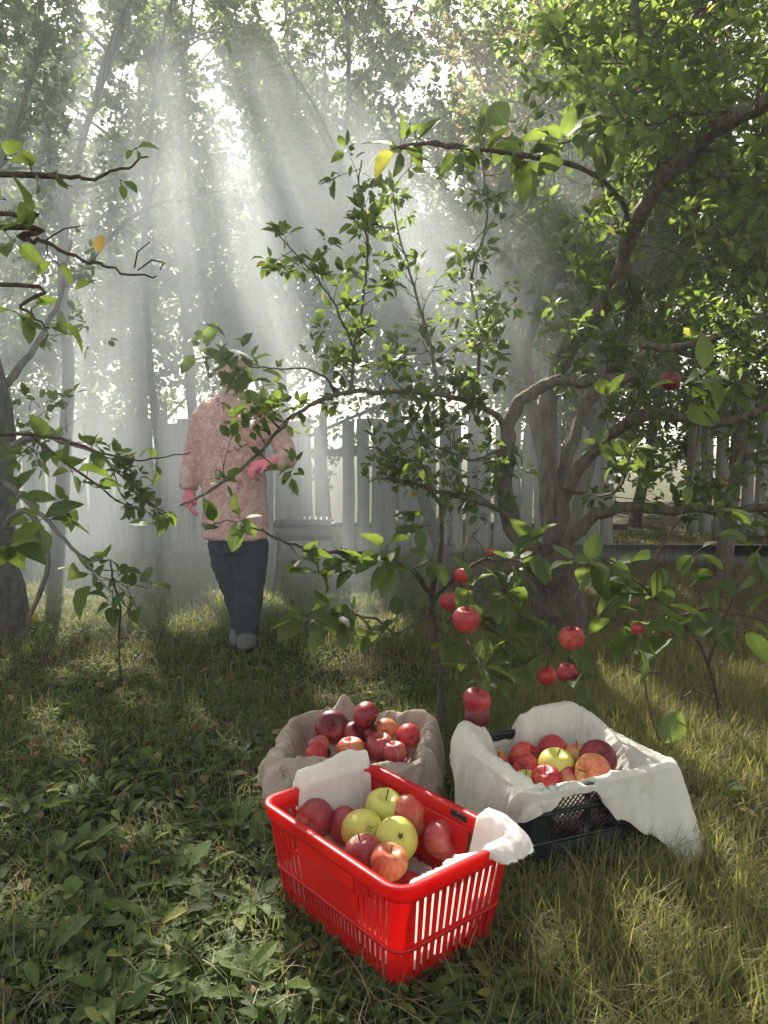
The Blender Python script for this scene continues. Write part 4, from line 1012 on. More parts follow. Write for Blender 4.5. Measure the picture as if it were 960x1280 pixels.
E1, _ = T1.limb(PP((688, 640, 4.4), (660, 470, 4.75), (668, 400, 4.9), (700, 330, 4.95), (728, 275, 5.0), (770, 190, 5.0), (800, 100, 5.0), (840, 0, 4.9), (860, -120, 4.8)), .045, .016, 10)
F1, _ = T1.limb(PP((720, 425, 4.25), (755, 380, 4.35), (780, 330, 4.5), (835, 270, 4.6), (900, 240, 4.6), (980, 190, 4.5)), .024, .010, 8)
G1_, _ = T1.limb(PP((668, 672, 4.26), (630, 640, 4.1), (590, 625, 3.95), (545, 612, 3.85), (505, 600, 3.75), (470, 598, 3.7)), .020, .005, 8)
H1, _ = T1.limb(PP((690, 640, 4.4), (720, 540, 4.6), (770, 450, 4.7), (790, 390, 4.75), (795, 300, 4.8), (770, 190, 4.8), (790, 80, 4.8), (815, -60, 4.8)), .040, .014, 9)
I1, _ = T1.limb(PP((793, 290, 3.76), (775, 250, 3.4), (742, 216, 3.0), (690, 199, 2.75), (640, 192, 2.6), (590, 186, 2.5), (540, 180, 2.42), (490, 186, 2.35)), .012, .004, 8)
J1, _ = T1.limb(PP((818, 240, 3.6), (815, 160, 3.5), (818, 95, 3.4), (800, 30, 3.3), (790, -60, 3.2)), .030, .012, 8)
K1, _ = T1.limb(PP((818, 100, 3.42), (845, 60, 3.4), (870, 20, 3.4), (885, -60, 3.4)), .022, .010, 8)
L1, _ = T1.limb(PP((800, 432, 3.7), (850, 434, 3.6), (890, 424, 3.5), (940, 400, 3.3), (1000, 390, 3.1)), .020, .012, 8)
U1, _ = T1.limb(PP((436, 492, 3.48), (442, 440, 3.5), (455, 370, 3.5), (460, 300, 3.5), (450, 255, 3.5), (452, 200, 3.5)), .009, .003, 6)
U2, _ = T1.limb(PP((440, 432, 3.5), (420, 385, 3.35), (395, 345, 3.25), (365, 312, 3.15), (335, 282, 3.1)), .006, .002, 6)
U3, _ = T1.limb(PP((420, 490, 3.46), (395, 465, 3.3), (345, 460, 3.2), (310, 458, 3.1)), .006, .003, 6)
for lp, ev, ln, t0, dp in ((A1, .10, .42, .45, 1), (B1, .05, .62, .30, 1), (C1, .11, .38, .3, 1), (D1, .09, .42, .3, 1), (E1, .055, .75, .25, 1), (F1, .06, .6, .15, 1), (H1, .055, .75, .3, 1), (J1, .06, .5, .1, 1), (K1, .06, .5, .1, 1), (L1, .10, .35, .2, 1)):
    T1.leafy(lp, ev, ln, t0, dp, .005, 4, .25, .055)
T1.hold = True
T1.leafy(A2, .11, .20, .15, 1, .003, 3, .35, .05)
T1.leafy(G1_, .07, .28, .15, 1, .003, 3, .2, .05)
for (px, py, n_, sz) in ((250, 435, 5, .10), (262, 425, 6, .10), (275, 445, 7, .11), (288, 455, 7, .11), (300, 440, 6, .11), (310, 455, 6, .10), (322, 462, 5, .10), (285, 425, 5, .10), (296, 470, 5, .09), (270, 462, 4, .09), (300, 480, 4, .08), (345, 462, 4, .06), (380, 545, 5, .05), (345, 505, 4, .05), (395, 430, 5, .07), (410, 445, 5, .06), (380, 440, 4, .06)):
    T1.rosette(P(px, py, 3.75), Vector((0, 0, .1)), n_ - 1, sz * 1.05)
T1.twigs.tube([P(*q) - T1.base for q in ((350, 536, 3.25), (318, 505, 3.4), (300, 470, 3.7), (288, 440, 3.75))], [.005, .004, .003, .002], 5)
T1.leafy(U1, .065, .15, .05, 0, .002, 4, .3, .04); T1.leafy(U2, .065, .11, .05, 0, .002, 4, .3, .04)
U4, _ = T1.limb(PP((545, 493, 3.8), (540, 440, 3.9), (520, 370, 4.0), (500, 300, 4.0), (490, 230, 4.0)), .010, .003, 6)
U5, _ = T1.limb(PP((590, 503, 3.95), (600, 430, 4.0), (590, 350, 4.1), (610, 270, 4.1), (600, 190, 4.1)), .012, .003, 6)
U6, _ = T1.limb(PP((630, 560, 4.17), (590, 575, 4.0), (550, 560, 3.9), (500, 545, 3.8)), .010, .003, 6)
for u_ in (U4, U5, U6): T1.leafy(u_, .06, .24, .05, 1, .003, 3, .3, .05)
T1.finish()
print('T1', len(T1.L))
# big leaves on the nearer spurs of the same tree
T1n = Tree('apple_branch', P(793, 290, 3.76), 'long bough with large drooping leaves crossing in front of the old apple tree', 'branch', None, 14, bark='twig', kind='near', lsize=.095, tint=(.15, .75))
T1n.limb(PP((793, 288, 3.74), (775, 250, 3.38), (742, 217, 2.98), (690, 200, 2.73), (640, 193, 2.58), (590, 187, 2.48), (540, 181, 2.40), (500, 186, 2.35)), .010, .0035, 7, 'stem')
for (px, py, d_, n_, sz) in ((500, 184, 2.35, 7, .085), (520, 178, 2.38, 5, .07), (575, 188, 2.46, 6, .075), (610, 188, 2.5, 4, .08), (660, 195, 2.62, 8, .12), (700, 180, 2.7, 6, .12), (738, 170, 2.7, 7, .12), (640, 165, 2.6, 4, .11), (780, 150, 2.8, 6, .12), (760, 120, 2.8, 4, .11)):
    T1n.rosette(P(px, py, d_), Vector((0, 0, .3)), n_, sz, 1.0, .2)
for (a, c) in (((690, 200, 2.73), (700, 180, 2.7)), ((700, 180, 2.7), (738, 170, 2.7)), ((738, 170, 2.7), (780, 150, 2.8)), ((640, 193, 2.58), (640, 165, 2.6)), ((780, 150, 2.8), (760, 120, 2.8))):
    T1n.twigs.tube([P(*a) - T1n.base, P(*c) - T1n.base], .003, 5)
T1n.finish('leaves', 'twig')

# 2. sapling whose apples hang over the crate
sb = Zp(548, 917); sb.z = gz(sb.x, sb.y) - .02
T2 = Tree('apple_sapling', sb, 'young apple sapling with thin dark stem and large dark leaves behind the beige sack', 'apple tree', 'orchard trees', 23, bark='bark_dark', kind='near', lsize=.085, tint=(.0, .62))
sy = sb.y
mb = MB(); T2.tube(mb, [sb, P(551, 860, sy - .02), P(545, 800, sy - .05), P(541, 760, sy - .1), P(540, 735, sy - .12), P(548, 700, sy - .15), P(556, 650, sy - .2), P(540, 610, sy - .25), P(527, 578, sy - .25)], .019, .004, 10, 30)
mb.build('trunk', M['bark_dark'], T2.root, smooth=True)
S1, _ = T2.limb(PP((541, 745, sy - .1), (520, 718, 2.7), (490, 700, 2.6), (450, 692, 2.5), (410, 690, 2.45), (380, 690, 2.4), (355, 675, 2.38), (330, 664, 2.36), (300, 655, 2.35)), .011, .003, 7)
S2, _ = T2.limb(PP((541, 750, sy - .1), (555, 735, 2.7), (580, 715, 2.6), (610, 700, 2.6), (650, 700, 2.6), (690, 720, 2.6)), .009, .004, 7)
S3, _ = T2.limb(PP((545, 790, sy - .05), (570, 770, 2.7), (585, 800, 2.5), (600, 830, 2.35), (600, 850, 2.3)), .006, .003, 6)
S4, _ = T2.limb(PP((541, 760, sy - .1), (500, 790, 2.7), (470, 775, 2.6), (440, 770, 2.5), (405, 765, 2.45)), .006, .003, 6)
S5, _ = T2.limb(PP((650, 700, 2.6), (680, 760, 2.5), (705, 780, 2.5), (712, 830, 2.55)), .006, .002, 6)
for i, (px, py, d_, n_, sz) in enumerate(((300, 650, 2.35, 5, .065), (268, 655, 2.36, 6, .07), (375, 700, 2.4, 5, .085), (398, 715, 2.42, 4, .09), (425, 690, 2.45, 4, .085), (450, 710, 2.48, 5, .085), (480, 690, 2.5, 5, .085), (495, 705, 2.55, 4, .08),
        (380, 770, 2.45, 4, .095), (410, 775, 2.46, 5, .10), (440, 765, 2.5, 6, .09), (460, 790, 2.55, 4, .085), (495, 775, 2.6, 3, .07), (540, 700, 2.7, 4, .08), (560, 680, 2.65, 6, .09), (590, 670, 2.6, 6, .09), (560, 650, 2.7, 5, .085), (610, 690, 2.6, 6, .095), (640, 705, 2.6, 6, .10), (600, 720, 2.6, 5, .09), (665, 690, 2.6, 5, .09), (690, 700, 2.6, 4, .09), (580, 735, 2.5, 4, .08), (630, 740, 2.6, 5, .09), (600, 780, 2.6, 5, .09), (630, 800, 2.6, 5, .085), (590, 830, 2.4, 4, .08), (655, 830, 2.7, 4, .085), (620, 850, 2.6, 4, .08), (700, 770, 2.6, 4, .075), (690, 820, 2.7, 4, .075), (730, 850, 2.5, 4, .085), (560, 800, 2.7, 4, .08), (525, 580, sy - .25, 5, .055), (537, 610, sy - .25, 4, .05), (650, 770, 2.7, 6, .09), (610, 650, 2.7, 4, .08), (525, 660, 2.75, 5, .08), (505, 655, 2.8, 3, .07))):
    T2.rosette(P(px, py, d_), Vector((0, 0, .1)), n_ + 2 + (i % 2), sz * 1.05, 1.0, -.15)
for (a, c) in (((300, 655, 2.35), (268, 655, 2.36)), ((398, 692, 2.45), (398, 715, 2.42)), ((610, 700, 2.6), (590, 670, 2.6)), ((590, 670, 2.6), (610, 650, 2.7)), ((640, 705, 2.6), (630, 740, 2.6)), ((630, 740, 2.6), (650, 770, 2.7)), ((600, 780, 2.6), (570, 770, 2.7)), ((600, 780, 2.6), (630, 800, 2.6)), ((630, 800, 2.6), (655, 830, 2.7)), ((655, 830, 2.7), (620, 850, 2.6)), ((700, 770, 2.6), (690, 820, 2.7)), ((712, 830, 2.55), (730, 850, 2.5)), ((556, 660, sy - .2), (525, 660, 2.75)), ((690, 700, 2.6), (665, 690, 2.6)), ((410, 765, 2.46), (380, 770, 2.45)), ((460, 775, 2.6), (460, 790, 2.55))):
    m_ = (P(*a) + P(*c)) / 2 + Vector((0, 0, .012)); T2.twigs.tube([P(*a) - T2.base, m_ - T2.base, P(*c) - T2.base], .0022, 5)
# stalks that carry the hanging apples
for (p, r_) in hang_pts[:8]: T2.twigs.tube([p + Vector((0, 0, r_ * .3)) - T2.base, p + Vector((.006, .01, r_ * .5 + .05)) - T2.base, p + Vector((.02, .03, r_ * .5 + .10)) - T2.base], .0018, 5)
for (p, r_) in hang_pts[:8]: T2.rosette(p + Vector((.012, .02, r_ * .5 + .05)), Vector((0, 0, .3)), 4, .075, 1.0, -.5)
T2.finish('leaves', 'twig')

# 3. left tree at the picture's edge
lb = Zp(6, 790); lb.z = gz(lb.x, lb.y) - .02
T3 = Tree('apple_tree', lb, 'apple tree with a dark trunk cut by the left edge of the picture', 'apple tree', 'orchard trees', 31, lsize=.058, tint=(.1, .85))
mb = MB(); T3.tube(mb, [lb, P(4, 740, 4.4), P(-6, 690, 4.4), P(-2, 620, 4.4), P(2, 540, 4.4), P(-6, 470, 4.4), P(-30, 380, 4.4), P(-50, 240, 4.3)], .14, .03, 12, 26)
for a in (-.6, .5, 1.6, 3.2, 5): T3.tube(mb, [lb + Vector((.2 * math.cos(a), .2 * math.sin(a), -.02)), lb + Vector((.09 * math.cos(a), .09 * math.sin(a), .1)), lb + Vector((.03, 0, .3))], .05, .03, 8, 6)
mb.build('trunk', M['bark_dark'], T3.root, smooth=True)
X1, _ = T3.limb(PP((10, 560, 4.4), (50, 545, 3.9), (110, 560, 3.6), (150, 590, 3.4)), .022, .006)
X2, _ = T3.limb(PP((4, 660, 4.4), (30, 640, 4.0), (60, 700, 3.8), (35, 790, 3.7)), .020, .010)
X3, _ = T3.limb(PP((8, 480, 4.4), (40, 440, 4.5), (70, 380, 4.6), (90, 300, 4.6)), .025, .008)
X4, _ = T3.limb(PP((2, 600, 4.4), (50, 640, 3.6), (95, 690, 3.3), (140, 740, 3.0)), .016, .004)
X5, _ = T3.limb(PP((-20, 380, 4.4), (-10, 250, 4.6), (30, 130, 4.8), (60, 40, 4.8)), .03, .010)
for lp, ev, ln in ((X1, .09, .28), (X3, .12, .32), (X5, .11, .45), (X2, .2, .15)): T3.leafy(lp, ev, ln, .1, 1, .004, 4, .1, .05)
T3.finish()
T3n = Tree('apple_branch', P(-160, 560, 2.6), 'bare tipped twig with sparse leaves reaching in from the left at jacket height', 'branch', None, 33, bark='twig', kind='near', lsize=.06, tint=(.25, .85))
T3n.limb(PP((-160, 560, 2.6), (-60, 545, 2.6), (40, 545, 2.6), (95, 556, 2.6), (135, 568, 2.6), (185, 575, 2.6), (238, 566, 2.6)), .008, .002, 6, 'stem')
T3n.limb(PP((40, 546, 2.6), (100, 590, 2.55), (150, 628, 2.5), (190, 645, 2.5)), .006, .002, 6, 'stem')
for (px, py, d_, n_, sz) in ((60, 560, 2.6, 5, .08), (90, 590, 2.55, 6, .09), (115, 560, 2.6, 4, .07), (30, 570, 2.6, 5, .08), (148, 568, 2.6, 2, .035), (195, 580, 2.6, 3, .055), (190, 560, 2.6, 2, .04), (120, 610, 2.53, 4, .07), (205, 640, 2.5, 6, .06), (190, 655, 2.5, 5, .055), (20, 620, 2.5, 5, .09), (50, 650, 2.4, 6, .10), (10, 680, 2.3, 5, .11), (80, 630, 2.5, 4, .08)):
    T3n.rosette(P(px, py, d_), Vector((0, 0, 0)), n_, sz, 1, .1)
T3n.finish('leaves', 'twig')
T4 = Tree('leafy_sapling', Zp(150, 800), 'low sapling with large pale lit leaves at the left in front of the fence', 'sapling', None, 35, bark='twig', kind='near', lsize=.10, tint=(.35, .85))
d4 = T4.base.y - .9
T4.limb([T4.base, P(152, 770, d4 + .5), P(146, 740, d4 + .2), P(138, 700, d4)], .007, .004, 6, 'stem'); T4.limb(PP((146, 740, d4 + .2), (160, 760, d4), (172, 775, d4)), .004, .002, 6, 'stem')
for (px, py, n_, sz) in ((135, 700, 4, .12), (148, 720, 5, .11), (120, 725, 3, .12), (160, 735, 4, .10), (172, 760, 3, .10), (140, 755, 3, .10), (100, 715, 3, .12), (185, 735, 2, .12)): T4.rosette(P(px, py, d4 + .1), Vector((0, 0, 0)), n_, sz, 1, 0)
for q in ((120, 725), (100, 715), (160, 735), (185, 735), (172, 760), (140, 755)): T4.twigs.tube([P(142, 725, d4 + .1) - T4.base, P(q[0], q[1], d4 + .1) - T4.base], .002, 5)
T4.finish('leaves', 'twig')

# 4. twigs of a tree standing left of the picture
nb = Vector((-1.9, 1.2, 0))
T5 = Tree('apple_tree', nb, 'apple tree whose thin twigs with big pale leaves reach in from the left', 'apple tree', 'orchard trees', 41, bark='twig', kind='near', lsize=.06, tint=(.35, .9))
mb = MB(); T5.tube(mb, [nb, nb + Vector((.02, .05, .8)), nb + Vector((.1, .1, 1.6)), nb + Vector((.0, .2, 2.6))], .09, .04, 10, 16); mb.build('trunk', M['bark_dark'], T5.root, smooth=True)
d5 = 1.5
for pts in ([(-1.78, 1.3, 1.5), (0, 221, d5), (60, 222, d5), (105, 223, d5), (150, 210, d5), (185, 196, d5)], [(-1.79, 1.3, 1.45), (-20, 285, d5), (25, 298, d5), (58, 303, d5), (110, 325, d5), (150, 342, d5), (195, 345, d5)],
            [(-1.8, 1.3, 1.3), (-20, 360, d5), (25, 385, d5), (62, 410, d5)], [(-1.78, 1.3, 1.5), (-20, 265, d5), (20, 270, d5), (50, 285, d5)]):
    T5.limb([Vector(pts[0])] + [P(*q) for q in pts[1:]], .007, .0016, 6, 'limb')
for pts in ([(168, 335), (172, 315), (188, 302)], [(172, 338), (190, 325), (204, 328), (200, 338)], [(58, 303), (60, 320)], [(58, 300), (80, 286), (105, 282)]): T5.twigs.tube([P(x, y, d5) - T5.base for x, y in pts], [.0016] * (len(pts) - 1) + [.0009], 5)
T5.twigs.tube([P(x, y, d5) - T5.base for x, y in ((108, 324), (116, 326), (124, 316))], [.0012, .0010, .0008], 5)
for (px, py, n_, sz) in ((40, 215, 3, .035), (70, 212, 2, .03), (30, 280, 3, .055), (15, 300, 3, .06), (38, 295, 2, .05), (68, 325, 2, .058), (95, 284, 1, .035), (40, 385, 3, .05), (72, 400, 3, .055), (20, 390, 2, .05), (170, 185, 3, .03), (150, 225, 2, .03), (5, 200, 2, .045), (120, 350, 1, .04), (200, 335, 1, .02), (8, 250, 2, .05), (60, 415, 2, .045)):
    T5.rosette(P(px, py, d5), Vector((0, 0, -.1)), n_, sz, 1, -.2)
for (px, py) in ((-300, -200), (-200, -320), (-420, 0), (-100, -430), (-520, -200), (-350, -420), (-20, -330)):
    q = P(px, py, 1.6); T5.limb([nb + Vector((.0, .2, 2.5)), (nb + Vector((0, .2, 2.8)) + q) / 2 + Vector((0, 0, .1)), q], .014, .004, 6); 
    for k in range(14): T5.rosette(q + Vector((T5.rng.gauss(0, .16), T5.rng.gauss(0, .16), T5.rng.gauss(0, .10))), Vector((0, 0, 0)), 4, .06)
T5.finish('leaves', 'twig')
yl = leaf_mesh('yellow_leaf', [[0, 0, 0]], [[.05, 0, 1]], [[0, -1, .1]], [.036], [.7], 'near', M['leaf_yellow']); yl.location = P(124, 316, d5); tag(yl, 'single yellow leaf on a thin twig in the smoke at left', 'leaf')

# 5. right-hand foreground shoots with large leaves
rb = Zp(900, 905); rb.z = gz(rb.x, rb.y) - .02
T6 = Tree('apple_shoot', rb, 'spindly apple shoot with large mottled leaves and dead twigs at the right', 'sapling', None, 51, bark='twig', kind='near', lsize=.08, tint=(.1, .75))
dr = 2.15
for pts, r0 in (([None, (885, 830, 2.6), (850, 770, 2.4), (815, 745, dr), (790, 735, dr)], .008), ([(850, 770, 2.4), (890, 760, dr), (930, 770, dr), (975, 780, dr)], .005), ([(860, 785, 2.4), (800, 730, dr), (760, 700, dr), (735, 705, dr)], .005), ([(885, 830, 2.6), (920, 740, 2.5), (945, 690, 2.5), (975, 660, 2.5)], .007), ([(815, 745, dr), (818, 700, dr), (850, 650, dr), (862, 600, dr)], .005)):
    T6.limb([rb if q is None else P(*q) for q in pts], r0, .002, 6, 'stem')
for pts in ([(805, 842), (808, 870), (815, 900), (825, 925)], [(858, 845), (868, 862), (885, 870), (902, 882)], [(790, 835), (805, 842), (825, 840)], [(868, 862), (850, 875)]): T6.twigs.tube([P(x, y, 2.2) - T6.base for x, y in pts], [.003] * len(pts), 5)
for i, (px, py, n_, sz) in enumerate(((735, 705, 5, .09), (755, 700, 4, .09), (790, 735, 5, .10), (815, 745, 5, .11), (830, 770, 4, .10), (800, 790, 5, .10), (770, 765, 3, .10), (850, 790, 4, .11), (885, 785, 4, .12), (840, 800, 4, .10), (790, 800, 3, .09), (930, 780, 4, .11), (865, 600, 3, .06), (855, 480, 5, .10), (880, 470, 3, .09), (860, 500, 3, .10), (820, 700, 4, .09), (870, 690, 4, .08), (900, 720, 4, .09), (940, 690, 5, .09), (950, 730, 4, .09), (910, 640, 3, .07), (825, 935, 2, .10), (720, 705, 3, .08))):
    T6.rosette(P(px, py, dr if py < 900 else 2.1), Vector((0, 0, 0)), n_, sz * .95, 1, -.1)
T6.limb(PP((862, 600, dr), (872, 540, dr), (870, 480, dr), (872, 450, dr)), .003, .002, 6, 'stem')
T6.finish('leaves', 'twig')
# bright sunlit sprig
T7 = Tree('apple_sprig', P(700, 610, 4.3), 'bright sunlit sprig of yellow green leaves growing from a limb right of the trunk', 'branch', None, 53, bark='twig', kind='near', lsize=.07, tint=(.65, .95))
T7.limb(PP((700, 610, 4.3), (745, 620, 3.8), (775, 610, 3.4), (785, 580, 3.3), (790, 560, 3.3)), .008, .003, 6, 'stem')
for (px, py, n_) in ((770, 580, 5), (790, 565, 5), (775, 600, 4), (785, 575, 4), (745, 560, 3), (740, 465, 3), (760, 500, 4)): T7.rosette(P(px, py, 3.3), Vector((0, 0, .5)), n_, .085, .9, .2)
T7.limb(PP((775, 600, 3.4), (760, 540, 3.3), (742, 470, 3.3)), .004, .002, 6, 'stem'); T7.finish('leaves', 'twig')

# ------------------------------------------------------------------ background trees
def bg_tree(base, h, label, seed, lean=(0, 0), leaf='leaf_far', ls=.075, spread=1.6, nlimb=9, first=.30, name='orchard_tree', bk='bark', group='trees beyond the clearing', density=1.0, tr=.09, curve=.3, kind='far'):
    base = Vector(base); base.z = gz(base.x, base.y) - .03 if abs(base.x) < 12 else -.03
    T = Tree(name, base, label, 'tree', group, seed, bark=bk, leaf=leaf, kind=kind, lsize=ls, tint=(.05, .85)); rg = T.rng
    top = base + Vector((lean[0], lean[1], h)); mid = base.lerp(top, .5) + Vector((rg.uniform(-curve, curve), rg.uniform(-curve, curve), 0))
    mb = MB(); path, rad = T.tube(mb, [base, base.lerp(mid, .5) + Vector((rg.uniform(-.12, .12), 0, 0)), mid, mid.lerp(top, .5) + Vector((rg.uniform(-.15, .15), 0, 0)), top], tr, .006, 10, 24); mb.build('trunk', T.bark, T.root, smooth=True)
    for k in range(nlimb):
        t = first + (1 - first) * (k + rg.random()) / nlimb; p = path[min(int(t * len(path)), len(path) - 1)]
        a = k * 2.4 + rg.uniform(-.5, .5); L_ = spread * (1.1 - .6 * t) * rg.uniform(.7, 1.2)
        e = p + Vector((math.cos(a) * L_, math.sin(a) * L_, L_ * rg.uniform(.1, .8))); m_ = p.lerp(e, .5) + Vector((rg.uniform(-.1, .1), rg.uniform(-.1, .1), rg.uniform(.0, .25)))
        lp, _ = T.limb([p, m_, e], .03 * (1.2 - t), .006, 6, steps=8)
        T.leafy(lp, .088 / density, .75, .10, 1, .004, 5, .2, .10, gravity=-.02)
    T.leafy(path, .11 / density, .7, .40, 1, .004, 5, .2, .10)
    return T.finish()
tot = 0
BG = [
    # x, y, height, lean, leaf, size, spread, label
    ((-2.6, 6.2), 5.8, (1.0, .2), 'leaf_far', .060, 1.5, 'forked apple tree with twin dark trunks leaning right in the smoke at upper left', .07, 'bark_dark', .35),
    ((-3.4, 5.4), 5.4, (.9, .3), 'leaf_far', .060, 1.3, 'slender apple tree in the smoke nearest the upper left corner', .06, 'bark_dark', .42),
    ((.55, 6.6), 6.0, (-1.0, .1), 'leaf_far', .060, 1.3, 'leaning pale trunked tree in the smoke above the gap in the fence', .055, 'bark', .40),
    ((1.35, 6.2), 5.8, (.3, .0), 'leaf_far', .060, 1.6, 'upright tree directly behind the old apple tree', .06, 'bark', .25),
    ((2.7, 6.3), 5.6, (-.4, .0), 'leaf', .062, 1.7, 'dense green tree behind the right hand limbs', .07, 'bark', .2),
    ((3.4, 5.0), 4.0, (.2, .1), 'leaf', .062, 1.5, 'leafy apple tree shading the right edge of the picture', .08, 'bark', .3),
    ((-4.6, 8.8), 4.9, (0, 0), 'leaf_far', .085, 2.0, 'round crowned tree beyond the fence at far left', .09, 'bark', .2),
    ((-2.9, 9.4), 6.4, (.2, 0), 'leaf_far', .085, 2.0, 'pale green tree beyond the fence behind the hanging twigs', .09, 'bark', .2),
    ((-1.25, 10.2), 5.8, (0, 0), 'leaf_far', .085, 2.0, 'rust tinged tree beyond the fence above the person', .09, 'bark', .2),
    ((1.6, 9.6), 5.2, (0, 0), 'leaf_rust', .085, 2.0, 'brownish leaved tree beyond the fence right of its gap', .09, 'bark', .15),
    ((3.3, 10.5), 5.4, (0, 0), 'leaf_far', .09, 2.2, 'tall green tree beyond the fence behind the old apple tree', .09, 'bark', .15),
    ((5.6, 10.0), 5.0, (0, 0), 'leaf_far', .09, 2.2, 'bushy tree beyond the dark fence at far right', .09, 'bark', .15),
    ((-6.4, 10.5), 6.0, (0, 0), 'leaf_far', .095, 2.4, 'broad tree beyond the fence outside the left edge', .1, 'bark', .15),
    ((-3.9, 12.5), 6.6, (0, 0), 'leaf_far', .105, 2.5, 'tall hazy tree far beyond the fence at left', .11, 'bark', .1),
    ((.2, 13.0), 5.4, (0, 0), 'leaf_far', .105, 2.3, 'low hazy tree far beyond the fence in the middle', .11, 'bark', .3),
    ((2.9, 14.0), 7.2, (0, 0), 'leaf_far', .11, 2.6, 'tall hazy tree far beyond the fence right of the middle', .11, 'bark', .1),
    ((6.9, 14.0), 7.0, (0, 0), 'leaf_far', .11, 2.6, 'tallest hazy tree far beyond the fence at right', .11, 'bark', .1),
    ((-1.9, 7.0), 5.6, (.3, .2), 'leaf_far', .062, 1.4, 'small crowned tree just before the fence above the person', .05, 'bark', .45),
    ((-.6, 8.6), 5.2, (0, 0), 'leaf_far', .075, 1.6, 'grey green tree right behind the fence gap', .06, 'bark', .45),
    ((-4.4, 6.6), 4.8, (.5, 0), 'leaf_far', .065, 1.7, 'tall tree before the fence at the left edge', .07, 'bark', .3),
    ((2.0, 8.3), 4.8, (0, 0), 'leaf_far', .075, 1.8, 'thick green tree against the fence behind the old trunk', .08, 'bark', .2),
    ((4.6, 7.4), 5.0, (-.4, 0), 'leaf', .075, 1.9, 'dark leafy tree behind the straw bed at right', .08, 'bark', .2),
    ((-1.5, 12.2), 8.4, (0, 0), 'leaf_far', .105, 2.3, 'tallest hazy tree far beyond the fence above the person', .11, 'bark', .2),
    ((-2.6, 11.4), 8.0, (.2, 0), 'leaf_far', .10, 2.2, 'high crowned hazy tree far beyond the fence left of the person', .10, 'bark', .3),
    ((1.8, 11.8), 8.0, (.2, 0), 'leaf_far', .10, 2.2, 'high crowned hazy tree far beyond the fence right of the sky gap', .10, 'bark', .2),
    ((-8.5, 14.0), 7.0, (0, 0), 'leaf_far', .11, 2.6, 'tallest hazy tree far beyond the fence at left', .11, 'bark', .1),
]
for i, (p, h, ln, lf, ls, sp, lb_, tr, bk, fs) in enumerate(BG):
    tot += bg_tree((p[0], p[1], 0), h, lb_, 100 + i, ln, lf, ls, sp, 14, fs, tr=tr, bk=bk, curve=.45 if p[1] < 8 else .3, density=1.0 if p[1] < 8 else 1.15)
print('bg leaves', tot)

# ------------------------------------------------------------------ ground cover
rng = np.random.default_rng(5)
FOOT = [((basket.location.x, basket.location.y), R(-50.7), .205, .13), ((crate.location.x, crate.location.y), R(22.5), .215, .195), ((SACK.x, SACK.y), R(-7), .22, .16)]
def clear(x, y, m=.0):
    ok = np.ones(len(x), bool)
    for (cx, cy), rz, a, b_ in FOOT:
        dx, dy = x - cx, y - cy; u = dx * math.cos(rz) + dy * math.sin(rz); v = -dx * math.sin(rz) + dy * math.cos(rz)
        ok &= ~((abs(u) < a + m) & (abs(v) < b_ + m))
    return ok
def scatter(n, y0, y1, pw=1.0, xm=.62):
    """ground points in the wedge the photograph looks at, denser near the camera"""
    y = y0 + (y1 - y0) * rng.random(n) ** pw; x = (rng.random(n) * 2 - 1) * (xm * y + .25); k = clear(x, y, .005); return x[k], y[k]
def patch(x, y, f=1.3, s=0.0):
    return .5 + .25 * (np.sin(x * f * 2.1 + s + 1.3 * np.sin(y * f * 1.7)) + np.sin(y * f * 2.6 - s * 2 + 1.1 * np.cos(x * f * 3.1)))
def blades(name, x, y, h, w, tint, mat, label, bend=.5, cat='grass', droop=1.0):
    n = len(x); z = hgt(x, y) - .004; a = rng.uniform(0, 2 * np.pi, n); dx, dy = np.cos(a), np.sin(a); k = 4; bd = bend * rng.uniform(.2, 1.4, n)
    ys = np.linspace(0, 1, k + 1); V = np.zeros((n, (k + 1) * 2, 3)); tw = rng.uniform(-.6, .6, n)
    for i, t in enumerate(ys):
        r_ = h * bd * t ** 1.8; zz = h * (t - .45 * bd * t * t * droop); ww = w * (1 - t ** 2 * .93) * .5; sx, sy_ = -np.sin(a + tw * t), np.cos(a + tw * t)
        for s_, j in ((-1, 0), (1, 1)):
            V[:, i * 2 + j, 0] = x + dx * r_ + sx * ww * s_; V[:, i * 2 + j, 1] = y + dy * r_ + sy_ * ww * s_; V[:, i * 2 + j, 2] = z + np.maximum(zz, .002)
    T = []
    for i in range(k): q = i * 2; T.append((q, q + 1, q + 3, q + 2))
    F = (np.array(T)[None] + (np.arange(n) * (k + 1) * 2)[:, None, None]).reshape(-1, 4)
    o = mesh_np(name, V.reshape(-1, 3), F, mat, attr={'tint': np.repeat(tint, (k + 1) * 2)}); tag(o, label, cat, kind='stuff'); return o
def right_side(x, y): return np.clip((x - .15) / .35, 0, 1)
# green grass: dense in the sunny strip by the fence and on the right, thin on the shaded left
x, y = scatter(150000, 1.2, 4.2, 1.0); keep = rng.random(len(x)) < (.26 + .50 * right_side(x, y) + .5 * np.exp(-((x + .1) ** 2 / .5 + (y - 3.1) ** 2 / .25))) * (.25 + patch(x, y, 1.8)); x, y = x[keep], y[keep]
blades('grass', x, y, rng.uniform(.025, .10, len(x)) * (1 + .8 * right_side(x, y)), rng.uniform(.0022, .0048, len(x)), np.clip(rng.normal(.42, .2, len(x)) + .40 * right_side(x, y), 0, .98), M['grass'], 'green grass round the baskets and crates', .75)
x, y = scatter(90000, 4.0, 9.5, .8); keep = rng.random(len(x)) < np.where(x > 1.6, .25, .95); x, y = x[keep], y[keep]
blades('grass', x, y, rng.uniform(.04, .10, len(x)), rng.uniform(.004, .008, len(x)), np.clip(rng.normal(.55, .18, len(x)), 0, .98), M['grass'], 'short bright lawn in front of the picket fence', .7)
